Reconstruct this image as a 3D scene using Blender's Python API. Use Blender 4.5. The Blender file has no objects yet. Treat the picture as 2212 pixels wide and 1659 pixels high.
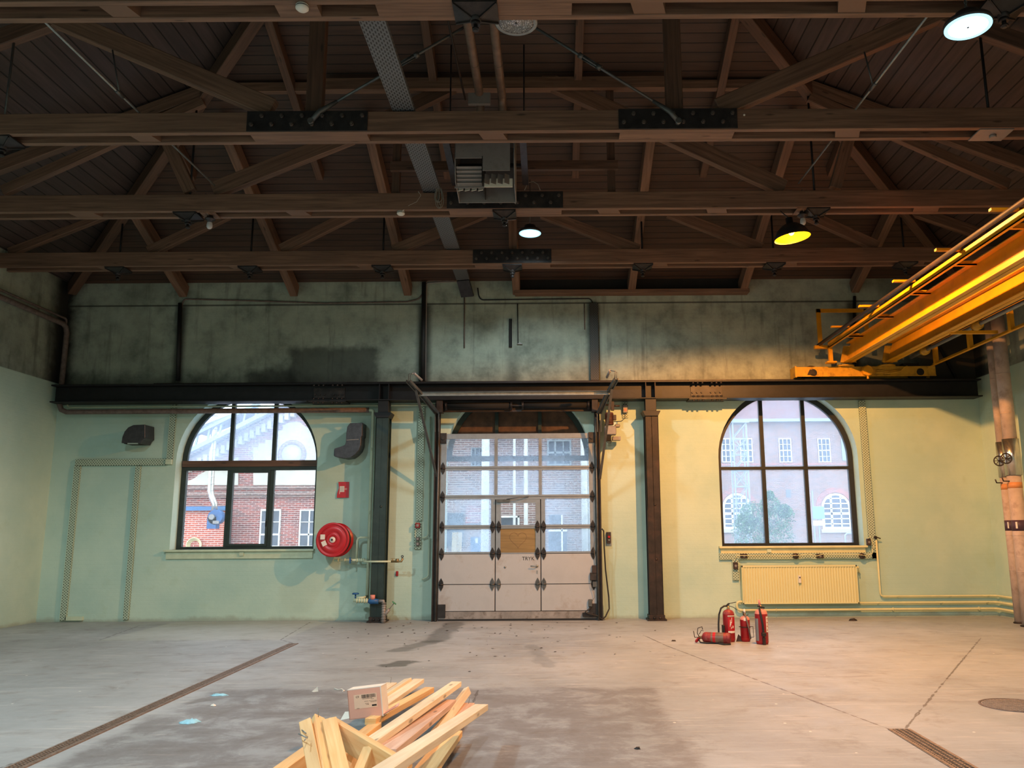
import bpy, bmesh, math, random
from mathutils import Vector, Matrix
from mathutils.geometry import tessellate_polygon
R = math.radians
PI = math.pi
rnd = random.Random(7)
COL = bpy.context.scene.collection
V = Vector

# ------------------------------------------------------------------ camera
F, CX, CY = 1775.0, 1190.0, 829.5
PITCH, ROLL = R(10.25), -0.0065
CAMP = V((0, 0, 1.6))
CR = Matrix.Rotation(R(90) + PITCH, 3, 'X') @ Matrix.Rotation(ROLL, 3, 'Z')
cam_d = bpy.data.cameras.new('camera')
cam = bpy.data.objects.new('camera', cam_d)
COL.objects.link(cam)
cam.location = CAMP
cam.rotation_euler = CR.to_euler()
cam_d.sensor_width = 36
cam_d.lens = F / 2212 * 36
cam_d.shift_x = (1106 - CX) / 2212
cam_d.clip_end = 400
bpy.context.scene.camera = cam

def ray(px, py):
    return CR @ V(((px - CX) / F, -(py - CY) / F, -1.0))
def AT(px, py, d):            # point on the plane y = d
    r = ray(px, py)
    return CAMP + r * (d / r.y)
def AZ(px, py, z=0.0):        # point on the plane z
    r = ray(px, py)
    return CAMP + r * ((z - CAMP.z) / r.z)
def AX(px, py, x):            # point on the plane x
    r = ray(px, py)
    return CAMP + r * (x / r.x)

# ------------------------------------------------------------------ tags
def tag(o, label=None, cat=None, group=None, kind=None):
    if label: o['label'] = label
    if cat: o['category'] = cat
    if group: o['group'] = group
    if kind: o['kind'] = kind
    return o
def empty(name, loc, label=None, cat=None, group=None, kind=None, rz=0):
    o = bpy.data.objects.new(name, None)
    COL.objects.link(o)
    o.location = loc
    o.rotation_euler = (0, 0, rz)
    o.empty_display_size = 0.1
    return tag(o, label, cat, group, kind)
def org(p):
    v = V((0, 0, 0))
    while p is not None:
        v += V(p.location); p = p.parent
    return v
def copy_tree(o, parent=None, loc=None):
    c = o.copy()
    COL.objects.link(c)
    c.parent = parent
    if loc is not None: c.location = loc
    for ch in list(o.children): copy_tree(ch, c)
    return c

# ------------------------------------------------------------------ mesh builder
class MB:
    def __init__(s):
        s.v = []; s.f = []; s.uv = []; s.sm = []; s.mi = []; s.m = 0
    def face(s, pts, uv=None, smooth=False):
        b = len(s.v)
        s.v += [V(p) for p in pts]
        s.f.append(list(range(b, b + len(pts))))
        s.uv.append(uv if uv else [(0, 0)] * len(pts))
        s.sm.append(smooth); s.mi.append(s.m)
    def addv(s, pts):
        b = len(s.v); s.v += [V(p) for p in pts]; return b
    def addf(s, idx, uv=None, smooth=False):
        s.f.append(list(idx)); s.uv.append(uv if uv else [(0, 0)] * len(idx))
        s.sm.append(smooth); s.mi.append(s.m)
    def frame_box(s, o, ax, ay, az, lx, ly, lz):   # centred box, ax = long axis for uv
        hx, hy, hz = lx / 2, ly / 2, lz / 2
        P = [o + ax * (i * hx) + ay * (j * hy) + az * (k * hz)
             for i in (-1, 1) for j in (-1, 1) for k in (-1, 1)]
        b = s.addv(P)
        u0, v0 = rnd.uniform(0, 60), rnd.uniform(0, 60)
        def q(ids, w, off):
            # ids ordered so that first->second is along the long axis
            L = lx
            s.addf([b + i for i in ids], [(u0, v0 + off), (u0 + L, v0 + off), (u0 + L, v0 + off + w), (u0, v0 + off + w)])
        q((0, 4, 5, 1), lz, 0)          # -y
        q((1, 5, 7, 3), ly, 1.1)        # +z
        q((3, 7, 6, 2), lz, 2.2)        # +y
        q((2, 6, 4, 0), ly, 3.3)        # -z
        s.addf([b + i for i in (0, 1, 3, 2)], [(u0, v0), (u0, v0 + lz), (u0 + .02, v0 + lz), (u0 + .02, v0)])
        s.addf([b + i for i in (4, 6, 7, 5)], [(u0, v0), (u0 + .02, v0), (u0 + .02, v0 + lz), (u0, v0 + lz)])
    def box(s, x0, x1, y0, y1, z0, z1):
        if x0 > x1: x0, x1 = x1, x0
        if y0 > y1: y0, y1 = y1, y0
        if z0 > z1: z0, z1 = z1, z0
        L = (x1 - x0, y1 - y0, z1 - z0)
        o = V(((x0 + x1) / 2, (y0 + y1) / 2, (z0 + z1) / 2))
        A = [V((1, 0, 0)), V((0, 1, 0)), V((0, 0, 1))]
        i = L.index(max(L)); j = (i + 1) % 3; k = (i + 2) % 3
        s.frame_box(o, A[i], A[j], A[k], L[i], L[j], L[k])
        return s
    def bar(s, a, b, w, h, up=(0, 0, 1), roll=0):
        a, b = V(a), V(b)
        d = (b - a); L = d.length; d.normalize()
        up = V(up)
        if abs(d.dot(up)) > .999: up = V((0, 1, 0))
        side = d.cross(up).normalized(); u = side.cross(d).normalized()
        if roll:
            q = Matrix.Rotation(roll, 3, d); side = q @ side; u = q @ u
        s.frame_box((a + b) / 2, d, side, u, L, w, h)
        return s
    def cyl(s, a, b, r, r2=None, n=14, caps=True, smooth=True):
        a, b = V(a), V(b); r2 = r if r2 is None else r2
        d = (b - a); L = d.length; d.normalize()
        t = V((0, 0, 1)) if abs(d.z) < .9 else V((1, 0, 0))
        x = d.cross(t).normalized(); y = d.cross(x)
        c = [(math.cos(2 * PI * i / n), math.sin(2 * PI * i / n)) for i in range(n)]
        b0 = s.addv([a + (x * p + y * q) * r for p, q in c] + [b + (x * p + y * q) * r2 for p, q in c])
        for i in range(n):
            j = (i + 1) % n
            s.addf([b0 + i, b0 + n + i, b0 + n + j, b0 + j][::-1], [(0, i / n), (L, i / n), (L, (i + 1) / n), (0, (i + 1) / n)][::-1], smooth)
        if caps:
            s.face([a + (x * p + y * q) * r for p, q in c])
            s.face([b + (x * p + y * q) * r2 for p, q in c][::-1])
        return s
    def tube(s, pts, r, n=8, caps=True):
        pts = [V(p) for p in pts]
        m = len(pts)
        rr = r if isinstance(r, (list, tuple)) else [r] * m
        prev = None; rings = []
        for i, p in enumerate(pts):
            if i == 0: d = pts[1] - pts[0]
            elif i == m - 1: d = pts[-1] - pts[-2]
            else: d = (pts[i + 1] - p).normalized() + (p - pts[i - 1]).normalized()
            if d.length < 1e-6: d = pts[i] - pts[i - 1]
            d.normalize()
            if prev is None:
                t = V((0, 0, 1)) if abs(d.z) < .9 else V((1, 0, 0))
                x = d.cross(t).normalized()
            else:
                x = (prev - d * prev.dot(d)).normalized()
            prev = x; y = d.cross(x)
            rings.append(s.addv([p + (x * math.cos(2 * PI * k / n) + y * math.sin(2 * PI * k / n)) * rr[i] for k in range(n)]))
        L = 0
        for i in range(m - 1):
            l2 = L + (pts[i + 1] - pts[i]).length
            for k in range(n):
                j = (k + 1) % n
                s.addf([rings[i] + k, rings[i] + j, rings[i + 1] + j, rings[i + 1] + k],
                       [(L, k / n), (L, (k + 1) / n), (l2, (k + 1) / n), (l2, k / n)], True)
            L = l2
        if caps:
            s.addf([rings[0] + k for k in range(n)][::-1]); s.addf([rings[-1] + k for k in range(n)])
        return s
    def lathe(s, prof, o=(0, 0, 0), ax=(0, 0, 1), n=24, smooth=True):
        o = V(o); d = V(ax).normalized()
        t = V((0, 0, 1)) if abs(d.z) < .9 else V((1, 0, 0))
        x = d.cross(t).normalized(); y = d.cross(x)
        rings = []
        for r, z in prof:
            rings.append(s.addv([o + d * z + (x * math.cos(2 * PI * k / n) + y * math.sin(2 * PI * k / n)) * max(r, 1e-4) for k in range(n)]))
        for i in range(len(prof) - 1):
            for k in range(n):
                j = (k + 1) % n
                s.addf([rings[i] + k, rings[i] + j, rings[i + 1] + j, rings[i + 1] + k], None, smooth)
        return s
    def prism(s, pts, y0, y1, plane='xz'):      # pts 2-D outline, extruded along the third axis
        def P(p, t):
            return V((p[0], t, p[1])) if plane == 'xz' else (V((p[0], p[1], t)) if plane == 'xy' else V((t, p[0], p[1])))
        for t, rev in ((y0, False), (y1, True)):
            q = [P(p, t) for p in pts]
            tri = tessellate_polygon([[V((p[0], p[1], 0)) for p in pts]])
            for a in tri:
                ids = a[::-1] if rev else a
                s.face([q[i] for i in ids])
        n = len(pts)
        for i in range(n):
            j = (i + 1) % n
            s.face([P(pts[i], y0), P(pts[j], y0), P(pts[j], y1), P(pts[i], y1)])
        return s
    def sphere(s, c, r, n=12, sc=(1, 1, 1)):
        c = V(c); m = n // 2; rings = []
        for i in range(m + 1):
            th = PI * i / m
            rings.append(s.addv([c + V((math.sin(th) * math.cos(2 * PI * k / n) * r * sc[0], math.sin(th) * math.sin(2 * PI * k / n) * r * sc[1], math.cos(th) * r * sc[2])) for k in range(n)]))
        for i in range(m):
            for k in range(n):
                j = (k + 1) % n
                s.addf([rings[i] + k, rings[i + 1] + k, rings[i + 1] + j, rings[i] + j], None, True)
        return s
    def torus(s, c, ax, R0, r, n=24, m=8):
        c = V(c); d = V(ax).normalized()
        t = V((0, 0, 1)) if abs(d.z) < .9 else V((1, 0, 0))
        x = d.cross(t).normalized(); y = d.cross(x)
        rings = []
        for i in range(n):
            a = 2 * PI * i / n; u = x * math.cos(a) + y * math.sin(a)
            rings.append(s.addv([c + u * (R0 + r * math.cos(2 * PI * k / m)) + d * (r * math.sin(2 * PI * k / m)) for k in range(m)]))
        for i in range(n):
            for k in range(m):
                j = (k + 1) % m; i2 = (i + 1) % n
                s.addf([rings[i] + k, rings[i2] + k, rings[i2] + j, rings[i] + j], None, True)
        return s
    def build(s, name, mat, parent=None, bevel=0, seg=1):
        me = bpy.data.meshes.new(name)
        base = org(parent)
        if parent is None:
            xs = [p.x for p in s.v]; ys = [p.y for p in s.v]; zs = [p.z for p in s.v]
            base = V(((min(xs) + max(xs)) / 2, (min(ys) + max(ys)) / 2, min(zs)))
        me.from_pydata([p - base for p in s.v], [], s.f)
        mats = mat if isinstance(mat, (list, tuple)) else [mat]
        for m in mats: me.materials.append(m)
        uvl = me.uv_layers.new(name='UVMap')
        k = 0
        flat = []
        for u in s.uv:
            for a in u: flat += [a[0], a[1]]
        uvl.data.foreach_set('uv', flat)
        me.polygons.foreach_set('use_smooth', s.sm)
        me.polygons.foreach_set('material_index', s.mi)
        bm = bmesh.new(); bm.from_mesh(me)
        bmesh.ops.remove_doubles(bm, verts=bm.verts, dist=1e-5)
        bmesh.ops.recalc_face_normals(bm, faces=bm.faces)
        bm.to_mesh(me); bm.free()
        me.update()
        o = bpy.data.objects.new(name, me)
        COL.objects.link(o)
        if parent is None: o.location = base
        else: o.parent = parent
        if bevel:
            md = o.modifiers.new('bevel', 'BEVEL'); md.width = bevel; md.segments = seg; md.limit_method = 'ANGLE'; md.angle_limit = R(40)
        return o

def text_mesh(txt, size, origin, xdir, ydir, name, mat, parent, depth=.001, align='CENTER'):
    cu = bpy.data.curves.new('lettering', 'FONT')
    cu.body = txt; cu.size = size; cu.extrude = depth; cu.align_x = align; cu.align_y = 'CENTER'; cu.resolution_u = 3
    t = bpy.data.objects.new('lettering', cu); COL.objects.link(t)
    dg = bpy.context.evaluated_depsgraph_get()
    me = bpy.data.meshes.new_from_object(t.evaluated_get(dg))
    bpy.data.objects.remove(t)
    x = V(xdir).normalized(); y = V(ydir).normalized(); z = x.cross(y)
    base = org(parent)
    for v in me.vertices:
        v.co = V(origin) + x * v.co.x + y * v.co.y + z * v.co.z - base
    me.materials.clear(); me.materials.append(mat)
    o = bpy.data.objects.new(name, me); COL.objects.link(o); o.parent = parent
    return o

# ------------------------------------------------------------------ materials
def lin(c):
    return tuple(((x / 255) / 12.92 if x / 255 <= .04045 else ((x / 255 + .055) / 1.055) ** 2.4) for x in c) + (1,)
class NT:
    def __init__(s, name):
        s.mat = bpy.data.materials.new(name); s.mat.use_nodes = True
        s.t = s.mat.node_tree; s.n = s.t.nodes; s.l = s.t.links
        s.b = s.n['Principled BSDF']; s.out = s.n['Material Output']
    def node(s, typ, **kw):
        n = s.n.new(typ)
        for k, v in kw.items():
            if hasattr(n, k): setattr(n, k, v)
        return n
    def val(s, sock, v):
        if hasattr(v, 'default_value') or hasattr(v, 'links'): s.l.new(v, sock)
        else: sock.default_value = v
    def math(s, op, a, b=0.0, c=None, clamp=False):
        n = s.n.new('ShaderNodeMath'); n.operation = op; n.use_clamp = clamp
        s.val(n.inputs[0], a); s.val(n.inputs[1], b)
        if c is not None: s.val(n.inputs[2], c)
        return n.outputs[0]
    def mix(s, f, a, b, mode='MIX'):
        n = s.n.new('ShaderNodeMix'); n.data_type = 'RGBA'; n.blend_type = mode
        s.val(n.inputs[0], f); s.val(n.inputs[6], a); s.val(n.inputs[7], b)
        return n.outputs[2]
    def pos(s): 
        return s.n.new('ShaderNodeNewGeometry').outputs['Position']
    def obj(s):
        return s.n.new('ShaderNodeTexCoord').outputs['Object']
    def uvc(s):
        return s.n.new('ShaderNodeTexCoord').outputs['UV']
    def xyz(s, v):
        n = s.n.new('ShaderNodeSeparateXYZ'); s.l.new(v, n.inputs[0]); return n.outputs
    def comb(s, x, y, z):
        n = s.n.new('ShaderNodeCombineXYZ')
        for i, q in enumerate((x, y, z)): s.val(n.inputs[i], q)
        return n.outputs[0]
    def scale(s, v, sc):
        n = s.n.new('ShaderNodeMapping'); n.vector_type = 'POINT'; s.l.new(v, n.inputs[0]); n.inputs['Scale'].default_value = sc; return n.outputs[0]
    def noise(s, v, sc=5, det=4, ro=.55, dist=0):
        n = s.n.new('ShaderNodeTexNoise'); s.l.new(v, n.inputs['Vector'])
        n.inputs['Scale'].default_value = sc; n.inputs['Detail'].default_value = det; n.inputs['Roughness'].default_value = ro; n.inputs['Distortion'].default_value = dist
        return n.outputs['Fac']
    def white(s, w):
        n = s.n.new('ShaderNodeTexWhiteNoise'); n.noise_dimensions = '1D'; s.val(n.inputs['W'], w); return n.outputs['Value']
    def ramp(s, f, stops, interp='LINEAR'):
        n = s.n.new('ShaderNodeValToRGB'); n.color_ramp.interpolation = interp
        e = n.color_ramp.elements
        while len(e) < len(stops): e.new(.5)
        for i, (p, c) in enumerate(stops):
            e[i].position = p; e[i].color = c if isinstance(c, tuple) and len(c) == 4 else (c, c, c, 1)
        s.val(n.inputs[0], f); return n.outputs[0]
    def smooth(s, x, a, b):
        n = s.n.new('ShaderNodeMapRange'); n.interpolation_type = 'SMOOTHSTEP'
        s.val(n.inputs[0], x); s.val(n.inputs[1], a); s.val(n.inputs[2], b); return n.outputs[0]
    def bump(s, h, st=.3, dist=.01):
        n = s.n.new('ShaderNodeBump'); n.inputs['Strength'].default_value = st; n.inputs['Distance'].default_value = dist
        s.val(n.inputs['Height'], h); s.l.new(n.outputs[0], s.b.inputs['Normal'])
    def color(s, c): s.val(s.b.inputs['Base Color'], c)
    def rough(s, v): s.val(s.b.inputs['Roughness'], v)
    def metal(s, v): s.val(s.b.inputs['Metallic'], v)

M = {}
def plain(key, rgb, rough=.6, metal=0, var=.12, sc=6, bump=0, dirt=None, dirtsc=3, dirtf=.6):
    t = NT(key)
    c = lin(rgb)
    n = t.noise(t.obj(), sc, 5, .6)
    lo = tuple(max(0, x * (1 - var * 1.6)) for x in c[:3]) + (1,)
    hi = tuple(min(1, x * (1 + var)) for x in c[:3]) + (1,)
    col = t.ramp(n, [(.3, lo), (.7, hi)])
    if dirt:
        d = t.noise(t.obj(), dirtsc, 6, .7)
        col = t.mix(t.math('MULTIPLY', t.smooth(d, .5, .68), dirtf), col, lin(dirt))
    t.color(col); t.rough(rough); t.metal(metal)
    if bump: t.bump(t.noise(t.obj(), sc * 6, 4), .3, bump)
    M[key] = t.mat
    return t.mat

def wood(key, rgb, dark, var=.5, rough=.65, end=None, knots=True, gs=1.0, spec=.5):
    t = NT(key)
    uv = t.uvc()
    g = t.noise(t.scale(uv, (1.2 * gs, 26 * gs, 1)), 1.0, 5, .6, .6)
    blotch = t.noise(t.scale(uv, (.8, 2.5, 1)), 1.0, 3, .5)
    col = t.ramp(g, [(.3, lin(dark)), (.62, lin(rgb))])
    col = t.mix(t.math('MULTIPLY', t.smooth(blotch, .35, .7), .45), col, lin(tuple(x * .7 for x in rgb)))
    if knots:
        v = t.n.new('ShaderNodeTexVoronoi'); v.inputs['Scale'].default_value = 1
        t.l.new(t.scale(uv, (1.6, 7, 1)), v.inputs['Vector'])
        k = t.math('SUBTRACT', 1.0, t.smooth(v.outputs['Distance'], .04, .13))
        col = t.mix(t.math('MULTIPLY', k, .7), col, lin(tuple(x * .45 for x in dark)))
    t.color(col); t.rough(rough); t.bump(g, .25, .004)
    t.b.inputs['Specular IOR Level'].default_value = spec
    M[key] = t.mat
    return t.mat
# ------------------------------------------------------------------ room dimensions
D = 16.0
XL, XR, XC = -9.72, 8.42, -0.65
ZW, TR = 6.62, 0.40
YF = -6.0
def roof_z(x, y):
    return ZW + TR * min(D - y, x - XL, XR - x)
BT, BB = 4.47, 4.12           # runway beam top / bottom

# ------------------------------------------------------------------ procedural surfaces
def rect_mask(t, x, z, x0, x1, z0, z1, soft, wob=None):
    if wob is not None:
        x = t.math('ADD', x, wob); z = t.math('ADD', z, wob)
    a = t.math('MULTIPLY', t.smooth(x, x0 - soft, x0 + soft), t.math('SUBTRACT', 1.0, t.smooth(x, x1 - soft, x1 + soft)))
    b = t.math('MULTIPLY', t.smooth(z, z0 - soft, z0 + soft), t.math('SUBTRACT', 1.0, t.smooth(z, z1 - soft, z1 + soft)))
    return t.math('MULTIPLY', a, b)

def wall_mat(key, side):
    t = NT(key)
    p = t.pos(); X = t.xyz(p)
    h = X[0] if side == 'back' else X[1]
    z = X[2]
    # painted brick relief
    row = t.math('FRACT', t.math('MULTIPLY', z, 1 / .075))
    joint = t.smooth(t.math('ABSOLUTE', t.math('SUBTRACT', row, .5)), .34, .5)
    big = t.noise(p, .55, 5, .6)
    mid = t.noise(p, 2.4, 6, .65)
    fine = t.noise(p, 22, 4, .6)
    strk = t.noise(t.scale(p, (5, 5, .5)), 1.0, 5, .65)
    low = t.mix(t.smooth(big, .3, .7), lin((164, 193, 182)), lin((186, 208, 192)))
    low = t.mix(t.math('MULTIPLY', t.smooth(mid, .55, .8), .35), low, lin((160, 180, 152)))
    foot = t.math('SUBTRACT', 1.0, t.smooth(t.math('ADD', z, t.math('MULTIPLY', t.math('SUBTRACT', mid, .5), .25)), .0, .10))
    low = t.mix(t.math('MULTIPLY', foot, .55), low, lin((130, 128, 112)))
    up = t.ramp(mid, [(.28, lin((112, 122, 112))), (.5, lin((150, 160, 146))), (.72, lin((170, 180, 164)))])
    up = t.mix(t.math('MULTIPLY', t.smooth(strk, .52, .72), .55), up, lin((70, 73, 66)))
    up = t.mix(t.math('MULTIPLY', t.smooth(big, .5, .75), .35), up, lin((84, 80, 66)))
    soot_and_shade = t.math('SUBTRACT', 1.0, t.smooth(t.math('ADD', z, t.math('MULTIPLY', t.math('SUBTRACT', mid, .5), .5)), BT, BT + .42))
    up = t.mix(t.math('MULTIPLY', soot_and_shade, .4), up, lin((50, 48, 42)))
    wob = t.math('MULTIPLY', t.math('SUBTRACT', t.noise(p, 3.5, 5, .6), .5), .35)
    zb = BT + .02 if side == 'back' else BT + .08
    if side == 'back':
        a = AT(625, 750, D); b = AT(815, 822, D)
        up = t.mix(t.math('MULTIPLY', rect_mask(t, h, z, a.x, b.x, b.z - .6, a.z, .09, wob), .72), up, lin((36, 38, 36)))
        a = AT(535, 800, D)
        up = t.mix(t.math('MULTIPLY', rect_mask(t, h, z, a.x, b.x - 1.6, 4.0, a.z, .09, wob), .72), up, lin((36, 38, 36)))
        # dark grimy chase strips; darker towards both corners
        for px, w in ((388, .10), (916, .13), (1283, .12), (1845, .10)):
            q = AT(px, 740, D)
            up = t.mix(t.math('MULTIPLY', rect_mask(t, h, z, q.x - w, q.x + w, 4.0, 6.15, .07), .8), up, lin((30, 29, 26)))
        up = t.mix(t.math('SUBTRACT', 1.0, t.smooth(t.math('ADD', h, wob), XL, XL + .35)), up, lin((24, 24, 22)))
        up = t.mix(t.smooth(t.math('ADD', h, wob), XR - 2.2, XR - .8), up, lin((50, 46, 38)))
        # horizontal ledge line
        q = AT(1190, 655, D).z
        ln = t.math('SUBTRACT', 1.0, t.smooth(t.math('ABSOLUTE', t.math('SUBTRACT', z, q)), .008, .025))
        up = t.mix(t.math('MULTIPLY', ln, .8), up, lin((38, 38, 34)))
        sm = t.math('SUBTRACT', 1.0, t.smooth(t.math('ABSOLUTE', t.math('SUBTRACT', h, AT(1108, 800, D).x)), .0, .25))
        up = t.mix(t.math('MULTIPLY', t.math('MULTIPLY', sm, t.math('SUBTRACT', 1.0, t.smooth(z, 4.6, 5.6))), .5), up, lin((40, 44, 40)))
    else:
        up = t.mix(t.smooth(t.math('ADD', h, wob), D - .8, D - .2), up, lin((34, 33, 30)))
    zz = z
    f = t.smooth(zz, zb - .012, zb + .012)
    col = t.mix(f, low, up)
    t.color(col); t.rough(.7)
    hgt = t.math('ADD', t.math('MULTIPLY', fine, .25), t.math('ADD', t.math('MULTIPLY', mid, .6), t.math('MULTIPLY', joint, -.05)))
    t.bump(hgt, .45, .02)
    M[key] = t.mat
wall_mat('wall_back_paint', 'back'); wall_mat('wall_side_paint', 'side')

def seg_dist(t, p, a, b):
    a = V((a[0], a[1], 0)); b = V((b[0], b[1], 0)); ab = b - a
    flat = t.n.new('ShaderNodeVectorMath'); flat.operation = 'MULTIPLY'; t.l.new(p, flat.inputs[0]); flat.inputs[1].default_value = (1, 1, 0)
    sb = t.n.new('ShaderNodeVectorMath'); sb.operation = 'SUBTRACT'; t.l.new(flat.outputs[0], sb.inputs[0]); sb.inputs[1].default_value = a
    dt = t.n.new('ShaderNodeVectorMath'); dt.operation = 'DOT_PRODUCT'; t.l.new(sb.outputs[0], dt.inputs[0]); dt.inputs[1].default_value = ab / ab.length_squared
    h = t.math('ADD', dt.outputs['Value'], 0, clamp=True)
    sc = t.n.new('ShaderNodeVectorMath'); sc.operation = 'SCALE'; sc.inputs[0].default_value = ab; t.l.new(h, sc.inputs['Scale'])
    df = t.n.new('ShaderNodeVectorMath'); df.operation = 'SUBTRACT'; t.l.new(sb.outputs[0], df.inputs[0]); t.l.new(sc.outputs[0], df.inputs[1])
    ln = t.n.new('ShaderNodeVectorMath'); ln.operation = 'LENGTH'; t.l.new(df.outputs[0], ln.inputs[0])
    return ln.outputs['Value']

def floor_mat():
    t = NT('concrete_floor')
    p = t.pos(); X = t.xyz(p)
    big = t.noise(p, .45, 5, .6, .4)
    mid = t.noise(p, 2.2, 7, .7, .3)
    st = t.noise(t.scale(p, (.7, 3.2, 1)), 1.0, 8, .72, .8)
    st2 = t.noise(t.scale(p, (1.6, 16, 1)), 1.0, 5, .65, .3)
    fine = t.noise(p, 45, 5, .7)
    col = t.ramp(big, [(.3, lin((132, 137, 140))), (.55, lin((152, 157, 160))), (.75, lin((168, 172, 175)))])
    col = t.mix(t.math('MULTIPLY', t.smooth(mid, .5, .75), .5), col, lin((112, 106, 96)))
    col = t.mix(t.math('MULTIPLY', t.smooth(st, .48, .76), .40), col, lin((120, 114, 110)))
    col = t.mix(t.math('MULTIPLY', t.smooth(st2, .52, .74), .55), col, lin((192, 190, 186)))
    col = t.mix(t.math('MULTIPLY', t.smooth(fine, .58, .8), .4), col, lin((92, 86, 78)))
    # darker worn screed patch in the foreground
    wob = t.math('MULTIPLY', t.math('SUBTRACT', t.noise(p, 1.6, 5, .6), .5), .5)
    a = AZ(450, 1490); b = AZ(1340, 1500)
    pm = rect_mask(t, X[0], X[1], -3.55, 1.0, 3.0, 9.0, .12, wob)
    pm = t.math('MULTIPLY', pm, t.math('ADD', .35, t.smooth(mid, .35, .62)), clamp=True)
    col = t.mix(t.math('MULTIPLY', pm, .58), col, lin((86, 80, 80)))
    # paler slab by the left wall
    a = AZ(610, 1382); b = AZ(215, 1383)
    pm = rect_mask(t, X[0], X[1], b.x, a.x, a.y, 15.9, .05)
    col = t.mix(t.math('MULTIPLY', pm, .35), col, lin((186, 192, 180)))
    # oily trail in front of the door, damp patch
    for q0, q1, w, f in (((985, 1345), (935, 1385), .20, .6), ((935, 1385), (860, 1405), .16, .55), ((845, 1437), (872, 1430), .16, .75), ((1150, 1395), (1185, 1440), .1, .3), ((1250, 1345), (1150, 1342), .12, .3)):
        d = t.math('ADD', seg_dist(t, p, AZ(*q0), AZ(*q1)), t.math('MULTIPLY', t.math('SUBTRACT', mid, .5), .5))
        col = t.mix(t.math('MULTIPLY', t.math('SUBTRACT', 1.0, t.smooth(d, w * .6, w * 1.2)), f), col, lin((62, 64, 58)))
    # paint flecks
    v = t.n.new('ShaderNodeTexVoronoi'); v.inputs['Scale'].default_value = 3.2; t.l.new(p, v.inputs['Vector'])
    rr = t.noise(p, 1.1, 2)
    fl = t.math('SUBTRACT', 1.0, t.smooth(t.math('ADD', v.outputs['Distance'], t.math('MULTIPLY', fine, .03)), .045, .07))
    fl = t.math('MULTIPLY', fl, t.smooth(rr, .47, .54))
    col = t.mix(t.math('MULTIPLY', fl, .85), col, lin((225, 224, 214)))
    # joints and cracks
    segs = [((1390, 1372), (1440, 1395)), ((1440, 1395), (1625, 1465)), ((1625, 1465), (1926, 1577)), ((2119, 1378), (1957, 1572)),
            ((215, 1383), (606, 1382)), ((606, 1382), (670, 1344)), ((606, 1382), (632, 1389)), ((215, 1383), (300, 1352)), ((1033, 1490), (966, 1659)), ((0, 1659), (24, 1650))]
    wd = t.math('MULTIPLY', t.math('SUBTRACT', t.noise(p, 7, 4), .5), .06)
    for q0, q1 in segs:
        d = t.math('ABSOLUTE', t.math('ADD', seg_dist(t, p, AZ(*q0), AZ(*q1)), wd))
        col = t.mix(t.math('MULTIPLY', t.math('SUBTRACT', 1.0, t.smooth(d, .003, .014)), .75), col, lin((70, 62, 54)))
    t.color(col)
    t.rough(t.ramp(mid, [(.3, .42), (.7, .68)]))
    t.b.inputs['Specular IOR Level'].default_value = .45
    t.bump(t.math('ADD', t.math('MULTIPLY', fine, .4), mid), .25, .01)
    M['floor'] = t.mat
floor_mat()

def board_mat(key, axis, tint):
    t = NT(key)
    p = t.pos(); X = t.xyz(p)
    wd = .15 if axis == 1 else .19
    c = t.math('MULTIPLY', X[axis], 1 / wd)
    idx = t.math('FLOOR', c); fr = t.math('FRACT', c)
    gap = t.smooth(t.math('ABSOLUTE', t.math('SUBTRACT', fr, .5)), .445, .48)
    r = t.white(idx)
    along = X[1 - axis]
    g = t.noise(t.comb(t.math('MULTIPLY', along, 1.1), t.math('MULTIPLY', X[axis], 17), t.math('MULTIPLY', idx, 3.7)), 1.0, 4, .6, .5)
    big = t.noise(p, .8, 5, .6)
    col = t.ramp(g, [(.3, lin(tuple(x * .72 for x in tint))), (.65, lin(tint))])
    col = t.mix(t.math('MULTIPLY', r, .5), col, lin(tuple(x * .55 for x in tint)))
    col = t.mix(t.math('MULTIPLY', t.smooth(big, .45, .7), .35), col, lin((78, 66, 62)))
    col = t.mix(gap, col, lin((10, 7, 6)))
    t.color(col); t.rough(.6)
    t.bump(t.math('ADD', t.math('MULTIPLY', gap, -1.0), t.math('MULTIPLY', g, .15)), .6, .012)
    M[key] = t.mat
board_mat('boards_end', 1, (82, 57, 44)); board_mat('boards_side', 0, (82, 66, 62))

wood('beam_wood', (132, 100, 80), (88, 64, 50))
wood('beam_wood_dark', (104, 75, 58), (70, 50, 39))
wood('new_pine', (240, 226, 196), (222, 198, 160), rough=.6)
wood('fresh_pine', (240, 202, 146), (224, 172, 108), rough=.6)
wood('pink_pine', (226, 196, 176), (198, 160, 138), rough=.6)
wood('plywood', (146, 122, 78), (118, 96, 58), knots=False)
plain('end_grain', (205, 150, 88), .8, var=.5, sc=60)
plain('black_steel', (26, 26, 30), .5, .3, var=.25, bump=.002)
plain('rust_steel', (44, 36, 33), .55, .3, var=.35, dirt=(70, 45, 34), dirtf=.5)
plain('plate_steel', (46, 44, 45), .5, .4, var=.3, dirt=(78, 66, 60), dirtf=.4)
plain('bolt_steel', (92, 86, 82), .4, .5, var=.2)
plain('dark_green', (26, 44, 40), .45, 0, var=.2, dirt=(56, 60, 54), dirtf=.25)
plain('frame_green', (38, 50, 46), .5, 0, var=.2)
plain('frame_black', (30, 34, 33), .5, 0, var=.2)
plain('fan_board', (84, 62, 46), .8, var=.3)
plain('crane_yellow', (204, 142, 12), .42, 0, var=.08, sc=3, dirt=(150, 104, 20), dirtsc=2.5, dirtf=.35)
plain('crane_dirty', (186, 140, 30), .5, 0, var=.15, dirt=(90, 66, 24), dirtsc=7, dirtf=.6)
plain('galv', (140, 146, 146), .4, .6, var=.15, sc=12)
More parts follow.
